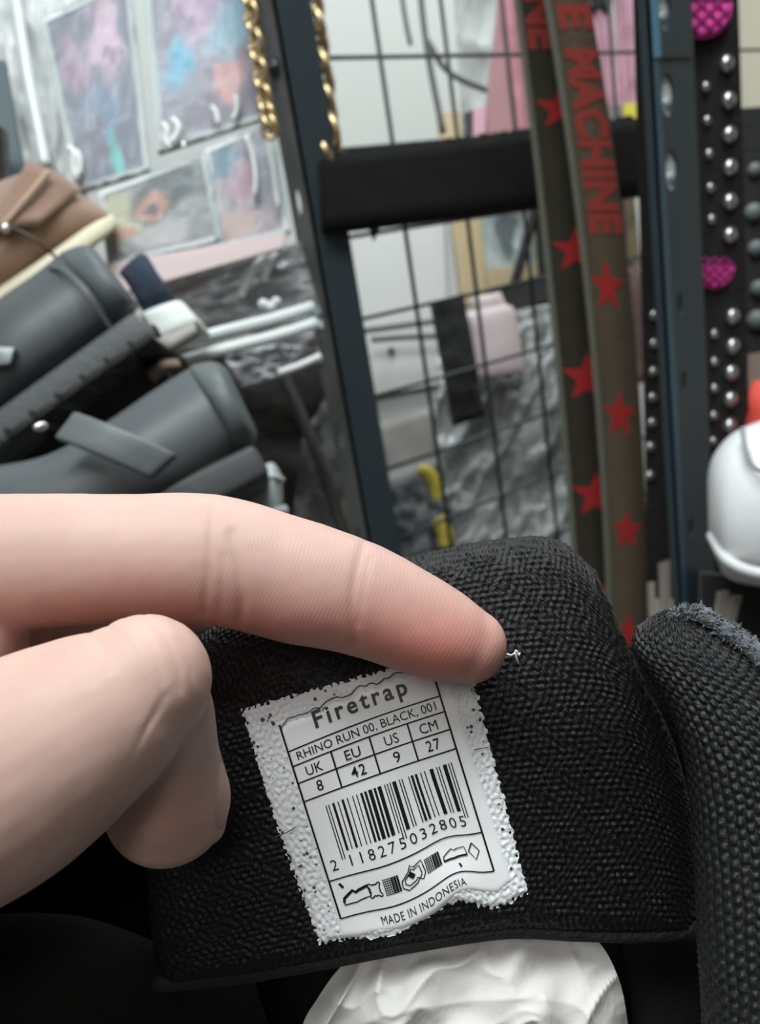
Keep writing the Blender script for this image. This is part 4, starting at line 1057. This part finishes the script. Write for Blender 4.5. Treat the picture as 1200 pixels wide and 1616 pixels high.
# bits of the black mesh show through the thin white transfer
nt = pm.node_tree; nz = nt.nodes.new('ShaderNodeTexVoronoi'); nz.inputs['Scale'].default_value = 760
tc_ = nt.nodes.new('ShaderNodeTexCoord'); nt.links.new(tc_.outputs['Object'], nz.inputs['Vector'])
n2 = nt.nodes.new('ShaderNodeTexNoise'); n2.inputs['Scale'].default_value = 260; n2.inputs['Detail'].default_value = 2; nt.links.new(tc_.outputs['Object'], n2.inputs['Vector'])
ad = nt.nodes.new('ShaderNodeMath'); ad.operation = 'MULTIPLY_ADD'; ad.inputs[1].default_value = .9
nt.links.new(n2.outputs['Fac'], ad.inputs[0]); nt.links.new(nz.outputs['Distance'], ad.inputs[2])
rp = nt.nodes.new('ShaderNodeValToRGB'); rp.color_ramp.elements[0].position = .56; rp.color_ramp.elements[1].position = .66
rp.color_ramp.elements[0].color = (*lin((70, 74, 78)), 1); rp.color_ramp.elements[1].color = (*lin((232, 236, 238)), 1)
nt.links.new(ad.outputs[0], rp.inputs[0]); nt.links.new(rp.outputs[0], nt.nodes['Principled BSDF'].inputs['Base Color'])
on_label('patch', quads_mesh('patch', Vp, Q), pm, True)
# smooth panel
NQU, NQV = 120, 120
u = np.linspace(0, 1, NQU)[:, None]; v = np.linspace(0, 1, NQV)[None]
aa = -.022 + u * (1.105 + .022) + 0*v; bb = .0 + v * 1.115 + 0*u
aa = aa - .02*v*(1-u)
torn = .012 * wnoise(np.stack([u*14 + 0*v, 0*u + v*0], -1), .5, 71, 3)
bb = bb + np.clip(1 - v*6, 0, 1) * torn - np.clip(1-v*6, 0, 1) * .034 * u
bb = bb - v * np.clip((u - .9)/.1, 0, 1) * .05 - v*np.clip((.1-u)/.1, 0, 1)*.02
e_ = np.minimum.reduce([u*26 + 0*v, (1-u)*26 + 0*v, v*26 + 0*u, (1-v)*26 + 0*u]); e_ = np.clip(e_, 0, 1)
G = lab(aa, bb, 0)
wob = .00005*wnoise(np.stack([aa*3, bb*3], -1), .6, 73, 2)
G = G - VIEW * (-.0001 + .00075 * (1 - (1-e_)**2) + wob)[..., None]
panel_m = mat('label_white', (246, 249, 250), .32, spec=.4, bump=(260, .06, .001))
on_label('panel', quads_mesh('panel', G.reshape(-1, 3), grid_quads(NQU, NQV)), panel_m, True)

ink = mat('black_ink', (24, 25, 27), .5, spec=.3)
OFF = .00078
def lp(name, uv, faces, off=OFF, m=ink):
    uv = np.asarray(uv, float)
    return on_label(name, raw_mesh(name, lab(uv[:, 0], uv[:, 1], off), faces), m)
ASP = 330.0 / 262.0           # label height over width, for even line weights
def stroke(name, polys, wd, m=ink, n_sub=1):
    """ribbons along polylines given in label coordinates"""
    V, Fs = [], []
    for pts in polys:
        p = np.array(pts, float)
        seg = []
        for a, b in zip(p[:-1], p[1:]):
            k = max(1, int(np.hypot(*(b-a)) / .03)); seg += [a + (b-a)*i/k for i in range(k)]
        p = np.array(seg + [p[-1]])
        t = np.gradient(p, axis=0); t[:, 1] *= ASP
        nn = np.stack([-t[:, 1], t[:, 0]], -1); nn /= np.linalg.norm(nn, axis=1, keepdims=True) + 1e-9
        nn[:, 1] /= ASP
        o_ = len(V); k = len(p)
        V += (p + nn*wd/2).tolist() + (p - nn*wd/2).tolist()
        Fs += [[o_+i, o_+i+1, o_+k+i+1, o_+k+i] for i in range(k-1)]
    return lp(name, V, Fs, OFF, m)
def words(name, s, a0, a1, b0, b1, bold=0.0, spacing=1.0, m=ink):
    V, Fs, _ = text_shape(s, bold, spacing)
    return lp(name, np.stack([a0 + (a1-a0)*V[:, 0], b1 + (b0-b1)*V[:, 1]], -1), Fs, OFF, m)
LW = .0085
ut = np.linspace(.02, .80, 60); tb = .012 * wnoise((ut*14)[:, None] * np.array([1., 0.]), .5, 71, 3) - .034*ut
stroke('torn_line', [list(zip(-.022 + ut*1.127, tb + .004))], .006)
stroke('frame_line', [[(0, .0), (0, 1.0)]], .012); stroke('frame_line', [[(1, .045), (1, 1.0)]], .012)
stroke('frame_line', [[(0, 1.0), (1, 1.0)]], LW)
for b in (.14, .216, .303, .397, .808): stroke('rule', [[(0, b), (1, b)]], LW)
for a in (.25, .502, .752): stroke('divider', [[(a, .216), (a, .397)]], .011)
words('brand_lettering', 'Firetrap', .205, .815, .004, .114, .022, 1.32, mat('grey_black_ink', (52, 54, 57), .5))
words('trademark_sign', 'TM', .83, .862, -.022, -.006, .0)
words('model_line', 'RHINO RUN 00, BLACK, 001', .045, .955, .156, .204)
for s, a0, a1 in (('UK', .07, .175), ('EU', .325, .425), ('US', .585, .675), ('CM', .815, .93)): words('size_heading', s, a0, a1, .238, .286)
for s, a0, a1 in (('8', .105, .145), ('42', .33, .425), ('9', .61, .652), ('27', .825, .912)): words('size_number', s, a0, a1, .322, .375, .004, 1.15)
# EAN-13 bars
def ean(code):
    L = '0001101 0011001 0010011 0111101 0100011 0110001 0101111 0111011 0110111 0001011'.split()
    Gc = [''.join('1' if c == '0' else '0' for c in x)[::-1] for x in L]; Rr = [''.join('1' if c == '0' else '0' for c in x) for x in L]
    par = ['LLLLLL', 'LLGLGG', 'LLGGLG', 'LLGGGL', 'LGLLGG', 'LGGLLG', 'LGGGLL', 'LGLGLG', 'LGLGGL', 'LGGLGL'][int(code[0])]
    s = '101' + ''.join((L if p == 'L' else Gc)[int(c)] for c, p in zip(code[1:7], par)) + '01010' + ''.join(Rr[int(c)] for c in code[7:]) + '101'
    return s
bits = ean('2118275032805'); a0, a1 = .118, .948; mw_ = (a1-a0)/95
V, Fs = [], []; i = 0
while i < 95:
    if bits[i] == '1':
        j = i
        while j < 95 and bits[j] == '1': j += 1
        guard = i < 3 or i >= 92 or 45 <= i < 50
        bt = .725 if guard else .688
        o_ = len(V); K = 6
        for q in range(K+1):
            b = .452 + (bt-.452)*q/K; V += [(a0 + (i+.12)*mw_, b), (a0 + (j-.12)*mw_, b)]
        Fs += [[o_+2*q, o_+2*q+1, o_+2*q+3, o_+2*q+2] for q in range(K)]
        i = j
    else: i += 1
lp('barcode', V, Fs)
for k, c in enumerate('2118275032805'):
    ac = .062 if k == 0 else (.118 + (k-1+.5)*.405/6 + .02 if k < 7 else .548 + (k-7+.5)*.385/6)
    dm = text_shape(c)[2]; wd = .054*ASP*dm[0]/dm[1]
    words('barcode_digit', c, ac - wd/2, ac + wd/2, .712, .766, -.004)
# material pictograms: upper, leather, textile, lining, textile, outsole, other
def flat(pts): return [(x, y*.68) for x, y in pts]
def icon(pts, a, b, s): return [(a + x*s, b + y*s/ASP) for x, y in pts]
shoe1 = [(-.5, .28), (-.46, .05), (-.1, -.25), (0, -.12), (.12, -.2), (.46, -.3), (.5, .2), (.1, .3), (-.05, .36), (-.5, .36), (-.5, .28)]
stroke('shoe_symbol', [icon(flat(shoe1), .14, .908, .175)], .008)
stroke('shoe_symbol_upper', [icon([(x, y*.68) for x, y in ((-.5, .22), (-.46, .02), (-.1, -.28), (0, -.14), (.12, -.22), (.46, -.34))], .14, .908-.0, .175)], .018)
stroke('arrow', [icon([(-.48, -.55), (-.38, -.36)], .14, .908, .175)], .016)
hide = [(-.35, -.45), (-.12, -.38), (0, -.5), (.12, -.38), (.36, -.45), (.28, -.15), (.46, 0), (.28, .2), (.38, .46), (.12, .36), (0, .5), (-.12, .36), (-.36, .46), (-.28, .2), (-.46, 0), (-.28, -.15), (-.35, -.45)]
stroke('hide_symbol', [icon([((.36 + .1*math.cos(4*q - math.pi) + .05*math.cos(8*q))*math.cos(q), 1.12*(.36 + .1*math.cos(4*q - math.pi) + .05*math.cos(8*q))*math.sin(q)) for q in np.linspace(0, 2*math.pi, 60)], .262, .906, .105)], .008)
def weave(a, b, s):
    L_ = []
    for k in range(8):
        q = -.5 + k/7
        L_ += [[(q, -.55), (q, .55)], [(-.55, q), (.55, q)]]
    return [icon(p, a, b, s) for p in L_]
stroke('textile_symbol', weave(.372, .906, .092), .0042)
stroke('textile_symbol', [icon([(q, -.5), (q, .5)], .372, .906, .092) for q in (.1, .32, .5)], .012)
sh2 = [(-.5, .3), (-.48, .05), (-.15, -.2), (-.02, -.42), (.1, -.3), (.45, -.42), (.5, .1), (.36, .3), (.2, .22), (.1, .34), (-.3, .46), (-.5, .3)]
stroke('shoe_symbol', [icon(sh2, .512, .90, .155), icon([(x*.72, y*.66) for x, y in sh2], .512, .90, .155)], .007)
stroke('arrow', [icon([(-.12, -.12), (.04, .06)], .512, .90, .155)], .03)
stroke('textile_symbol', weave(.645, .892, .085), .0042)
stroke('textile_symbol', [icon([(q, -.5), (q, .5)], .645, .892, .085) for q in (.1, .32, .5)], .011)
stroke('shoe_symbol', [icon(flat(shoe1), .785, .892, .155)], .007)
stroke('shoe_symbol_sole', [icon(flat([(-.5, .34), (-.05, .36), (.1, .3), (.5, .2)]), .785, .892, .155)], .013)
stroke('arrow', [icon([(.1, .72), (.05, .56)], .785, .885, .155)], .014)
stroke('diamond_symbol', [icon([(0, -.6), (.4, 0), (0, .6), (-.4, 0), (0, -.6)], .912, .892, .088)], .008)
words('origin_line', 'MADE IN INDONESIA', .245, .795, 1.034, 1.076, 0.0, 1.08)

mark = mat('grey_scratch', (96, 98, 100), .8)
stroke('crease_line', [[(-.235, .515), (-.16, .513), (-.09, .50)]], .006, mark); stroke('crease_line', [[(1.10, .43), (1.19, .44)]], .005, mark)

# ------------------------------------------------------------------ the hand
def skin_material():
    m = bpy.data.materials.new('skin'); m.use_nodes = True
    nt = m.node_tree; b = nt.nodes['Principled BSDF']
    b.inputs['Roughness'].default_value = .52
    b.inputs['Specular IOR Level'].default_value = .35
    b.inputs['Subsurface Weight'].default_value = .22
    b.inputs['Subsurface Radius'].default_value = (1.0, .32, .18)
    b.inputs['Subsurface Scale'].default_value = .0022
    at = nt.nodes.new('ShaderNodeAttribute'); at.attribute_name = 'flush'
    n = nt.nodes.new('ShaderNodeTexNoise'); n.inputs['Scale'].default_value = 90; n.inputs['Detail'].default_value = 4
    tc = nt.nodes.new('ShaderNodeTexCoord'); nt.links.new(tc.outputs['Object'], n.inputs['Vector'])
    r = nt.nodes.new('ShaderNodeValToRGB'); r.color_ramp.elements[0].position = .3; r.color_ramp.elements[1].position = .7
    r.color_ramp.elements[0].color = (*lin((191, 158, 148)), 1); r.color_ramp.elements[1].color = (*lin((200, 168, 157)), 1)
    nt.links.new(n.outputs['Fac'], r.inputs[0])
    mx = nt.nodes.new('ShaderNodeMix'); mx.data_type = 'RGBA'
    nt.links.new(at.outputs['Fac'], mx.inputs[0]); nt.links.new(r.outputs[0], mx.inputs[6]); mx.inputs[7].default_value = (*lin((198, 118, 106)), 1)
    nt.links.new(mx.outputs[2], b.inputs['Base Color'])
    # fine skin ridges running across the finger
    rg = nt.nodes.new('ShaderNodeAttribute'); rg.attribute_name = 'ridge'
    am = nt.nodes.new('ShaderNodeAttribute'); am.attribute_name = 'ridge_amount'
    nz = nt.nodes.new('ShaderNodeTexNoise'); nz.inputs['Scale'].default_value = 160; nz.inputs['Detail'].default_value = 2
    nt.links.new(tc.outputs['Object'], nz.inputs['Vector'])
    md = nt.nodes.new('ShaderNodeMath'); md.operation = 'MULTIPLY_ADD'; md.inputs[1].default_value = 9.0
    nt.links.new(nz.outputs['Fac'], md.inputs[0]); nt.links.new(rg.outputs['Fac'], md.inputs[2])
    sn = nt.nodes.new('ShaderNodeMath'); sn.operation = 'SINE'; nt.links.new(md.outputs[0], sn.inputs[0])
    ml = nt.nodes.new('ShaderNodeMath'); ml.operation = 'MULTIPLY'; nt.links.new(sn.outputs[0], ml.inputs[0]); nt.links.new(am.outputs['Fac'], ml.inputs[1])
    fine = nt.nodes.new('ShaderNodeTexVoronoi'); fine.inputs['Scale'].default_value = 900; nt.links.new(tc.outputs['Object'], fine.inputs['Vector'])
    sm = nt.nodes.new('ShaderNodeMath'); sm.operation = 'MULTIPLY_ADD'; sm.inputs[1].default_value = .5
    nt.links.new(fine.outputs['Distance'], sm.inputs[0]); nt.links.new(ml.outputs[0], sm.inputs[2])
    bp = nt.nodes.new('ShaderNodeBump'); bp.inputs['Strength'].default_value = .07; bp.inputs['Distance'].default_value = .00012
    nt.links.new(sm.outputs[0], bp.inputs['Height']); nt.links.new(bp.outputs['Normal'], b.inputs['Normal'])
    return m
skin = skin_material()

def chain_world(pts, steps):
    """(px, py, distance, radius px) controls -> world centres and radii"""
    s = spline(pts, steps)
    return P(s[:, 0], s[:, 1], s[:, 2]), s[:, 3] * s[:, 2] / F_PX

def swept(V, Fs, c, r, n=28, caps=5):
    """capsule-ended tube appended to a vertex/face list"""
    T = np.gradient(c, axis=0); T /= np.linalg.norm(T, axis=1, keepdims=True)
    C_, R_, TT = [], [], []
    for k in range(caps, 0, -1):
        a = k/caps*math.pi/2*.985; C_.append(c[0] - T[0]*r[0]*math.sin(a)); R_.append(r[0]*math.cos(a)); TT.append(T[0])
    C_ += list(c); R_ += list(r); TT += list(T)
    for k in range(1, caps+1):
        a = k/caps*math.pi/2*.985; C_.append(c[-1] + T[-1]*r[-1]*math.sin(a)); R_.append(r[-1]*math.cos(a)); TT.append(T[-1])
    N = np.cross(TT[0], [.3, .2, .9]); N /= np.linalg.norm(N)
    o_ = len(V); m_ = len(C_); ang = np.linspace(0, 2*np.pi, n, endpoint=False)
    for i in range(m_):
        N = N - (N @ TT[i])*TT[i]; N /= np.linalg.norm(N); B = np.cross(TT[i], N)
        V += (C_[i] + R_[i]*(np.cos(ang)[:, None]*N + np.sin(ang)[:, None]*B)).tolist()
    Fs += (grid_quads(m_, n, False, True, o_)).tolist()
    Fs.append([o_+k for k in range(n)][::-1]); Fs.append([o_+(m_-1)*n+k for k in range(n)])

HV, HF = [], []
index_c = [(-260, 915, .131, 118), (-120, 898, .130, 116), (40, 886, .1295, 108), (200, 881, .129, 102), (330, 882, .1285, 103), (440, 908, .1285, 98), (550, 938, .129, 91), (640, 975, .1295, 82), (705, 1004, .1302, 72), (741, 1019, .1308, 60)]
swept(HV, HF, *chain_world(index_c, 46))
thumb_a = [(-330, 1420, .108, 215), (-150, 1292, .107, 200), (0, 1222, .107, 180), (100, 1163, .107, 156), (178, 1112, .108, 131), (228, 1074, .109, 106)]
swept(HV, HF, *chain_world(thumb_a, 30))
thumb_b = [(214, 1090, .111, 96), (244, 1124, .114, 92), (256, 1186, .1185, 88), (262, 1240, .1225, 96), (264, 1264, .1255, 100)]
swept(HV, HF, *chain_world(thumb_b, 24))
swept(HV, HF, *chain_world([(-330, 1130, .125, 200), (-200, 1060, .126, 160), (-90, 1012, .1265, 128)], 14))             # web between thumb and finger
swept(HV, HF, *chain_world([(-200, 960, .150, 100), (60, 945, .1545, 96), (250, 930, .158, 88), (400, 958, .160, 86), (520, 1010, .160, 82), (620, 1060, .158, 72)], 30))   # middle finger behind the tongue
swept(HV, HF, *chain_world([(-200, 1060, .168, 92), (60, 1070, .174, 86), (240, 1090, .177, 82), (380, 1130, .178, 78), (480, 1170, .176, 68)], 26))           # ring finger
swept(HV, HF, *chain_world([(-200, 1160, .182, 80), (40, 1190, .188, 72), (190, 1210, .190, 68), (300, 1240, .189, 58)], 22))                                    # little finger
for y0, y1, d0_, d1_, r_ in ((935, 1180, .134, .150, 150), (985, 1230, .150, .165, 140), (1080, 1290, .166, .178, 120), (1160, 1340, .180, .188, 100)):
    swept(HV, HF, *chain_world([(-180, y0, d0_, r_*.72), (-380, (y0+y1)/2, (d0_+d1_)/2, r_), (-640, y1, d1_, r_)], 16))
swept(HV, HF, *chain_world([(-300, 1400, .118, 205), (-480, 1390, .135, 220), (-700, 1380, .155, 200)], 14))
swept(HV, HF, *chain_world([(-620, 1300, .162, 190), (-900, 1460, .172, 175), (-1300, 1700, .185, 195)], 18))               # wrist
hm = raw_mesh('hand_rough', HV, HF, True)
tmp = bpy.data.objects.new('hand_rough', hm); COL.objects.link(tmp)
md_ = tmp.modifiers.new('r', 'REMESH'); md_.mode = 'VOXEL'; md_.voxel_size = .00055
sm_ = tmp.modifiers.new('s', 'SMOOTH'); sm_.factor = .5; sm_.iterations = 12
bpy.context.view_layer.update()
hand_me = bpy.data.meshes.new_from_object(tmp.evaluated_get(bpy.context.evaluated_depsgraph_get()))
bpy.data.objects.remove(tmp)
hand_me.name = 'hand'
nv_ = len(hand_me.vertices); co = np.empty(nv_*3); hand_me.vertices.foreach_get('co', co); co = co.reshape(-1, 3)
no = np.empty(nv_*3); hand_me.vertices.foreach_get('normal', no); no = no.reshape(-1, 3)
hx, hy, hd = proj(co)
facing = (no @ VIEW) < .25
near_index = (hd < .140) & facing
near_thumb = (hd < .112) & facing
disp = np.zeros(nv_)
def crease(pts, width, depth, mask):
    """shallow groove along a polyline on the skin"""
    global disp
    p = spline(pts, 40); best = np.full(nv_, 1e9)
    lo, hi = p.min(0) - 60, p.max(0) + 60
    sel = np.where(mask & (hx > lo[0]) & (hx < hi[0]) & (hy > lo[1]) & (hy < hi[1]))[0]
    if len(sel) == 0: return
    d = np.min(np.hypot(hx[sel, None] - p[None, :, 0], hy[sel, None] - p[None, :, 1]), 1)
    disp[sel] -= depth * np.exp(-(d/width)**2)
crease([(338, 800), (334, 850), (330, 900), (322, 968)], 8, .00022, near_index)
crease([(366, 842), (378, 900), (383, 950), (378, 980)], 9, .00026, near_index)
crease([(352, 880), (350, 930), (346, 975)], 9, .00012, near_index)
crease([(574, 862), (562, 910), (556, 960), (562, 1016)], 8, .00028, near_index)
crease([(584, 880), (574, 930), (566, 985)], 5, .00015, near_index)
for pts in ([(166, 984), (196, 1010), (222, 1050), (236, 1090)], [(196, 972), (228, 1004), (250, 1050), (256, 1100)], [(226, 968), (262, 1006), (280, 1050), (284, 1090)],
            [(140, 996), (160, 1022), (176, 1060)], [(110, 1010), (132, 1040), (150, 1080)], [(300, 1060), (306, 1100), (304, 1140)]):
    crease(pts, 4, .00013, near_thumb)
for k in range(7):
    crease([(206 + 6*k, 1200 - 14*k), (226 + 7*k, 1160 - 12*k), (244 + 6*k, 1130 - 8*k)], 3, .00007, near_thumb)
crease([(352, 1200), (345, 1250), (341, 1300), (352, 1318)], 4, .0004, facing & (hd > .108) & (hd < .13))
# pads pressed full: swell of the fingertip and of the middle phalanx
disp += .0006*np.exp(-((hx-690)/60)**2 - ((hy-1030)/45)**2)*near_index + .0006*np.exp(-((hx-470)/60)**2 - ((hy-985)/45)**2)*near_index
disp += .00004*wnoise(co/.004, .5, 77, 2)
co2 = co + no*disp[:, None]
hand_me.vertices.foreach_set('co', co2.ravel().astype(np.float32))
def attr(name, vals):
    a = hand_me.attributes.new(name, 'FLOAT', 'POINT'); a.data.foreach_set('value', np.asarray(vals, np.float32))
fl = .75*np.exp(-((hx-690)/120)**2 - ((hy-1035)/70)**2) + .45*np.exp(-((hx-480)/170)**2 - ((hy-1000)/70)**2) + .45*np.exp(-((hx-200)/260)**2 - ((hy-985)/60)**2)
fl = np.clip(fl, 0, 1) * (hd < .142) * (hd > .112) + .2*np.exp(-((hx-300)/110)**2 - ((hy-1290)/90)**2)*(hd > .112)
attr('flush', np.clip(fl, 0, 1))
al = (hx*.93 + hy*.36)
attr('ridge', al * 1.05 + 6*wnoise(co/.012, .5, 88, 2)); attr('ridge_amount', np.clip((hd < .142) * (hd > .114) * np.exp(-np.clip((hx-560)/420, -9, 9)**2), 0, 1))
hand_me.materials.clear()
hand = link('hand', hand_me, skin)
hand.location = (0, 0, 0)
tag(hand, 'bare left hand pinching the sneaker tongue, forefinger stretched above the label, thumb bent below', 'hand')
# thumbnail, seen edge-on at the right of the thumb tip
def nail_grid(c, ax, ay, az, wd, ln, curve, name):
    u = np.linspace(-1, 1, 13); v = np.linspace(0, 1, 13)
    U, Vv = np.meshgrid(u, v, indexing='ij')
    wloc = wd * (1 - .25*(Vv-.55)**2*2) 
    G = c + (U*wloc)[..., None]*ax + (Vv*ln)[..., None]*ay + (-(curve*U**2) - .0006*(Vv-.5)**2*4)[..., None]*az
    Bk = G - az*.0006
    n_ = 169; V = np.concatenate([G.reshape(-1, 3), Bk.reshape(-1, 3)])
    Fs = grid_quads(13, 13).tolist() + grid_quads(13, 13, off=n_)[:, ::-1].tolist()
    ids = [i*13 for i in range(13)] + [156 + j for j in range(1, 13)] + [i*13+12 for i in range(11, -1, -1)] + [j for j in range(11, -1, -1)]
    Fs += [[a, b, b+n_, a+n_] for a, b in zip(ids[:-1], ids[1:])]
    return raw_mesh(name, V, Fs, True)
nail_m = mat('thumb_nail', (222, 184, 170), .28, spec=.5)
tip = P(357, 1228, .1235); tip2 = P(358, 1318, .1268)
ay_ = tip2 - tip; ln_ = np.linalg.norm(ay_); ay_ /= ln_
az_ = WR @ np.array([.93, -.25, -.26]); az_ -= (az_ @ ay_)*ay_; az_ /= np.linalg.norm(az_)
ax_ = np.cross(ay_, az_)
nail = link('thumbnail', nail_grid(tip, ax_, ay_, az_, .0052, ln_, .0026, 'thumbnail'), nail_m, hand)
nail['label'] = 'thumbnail seen nearly edge-on'
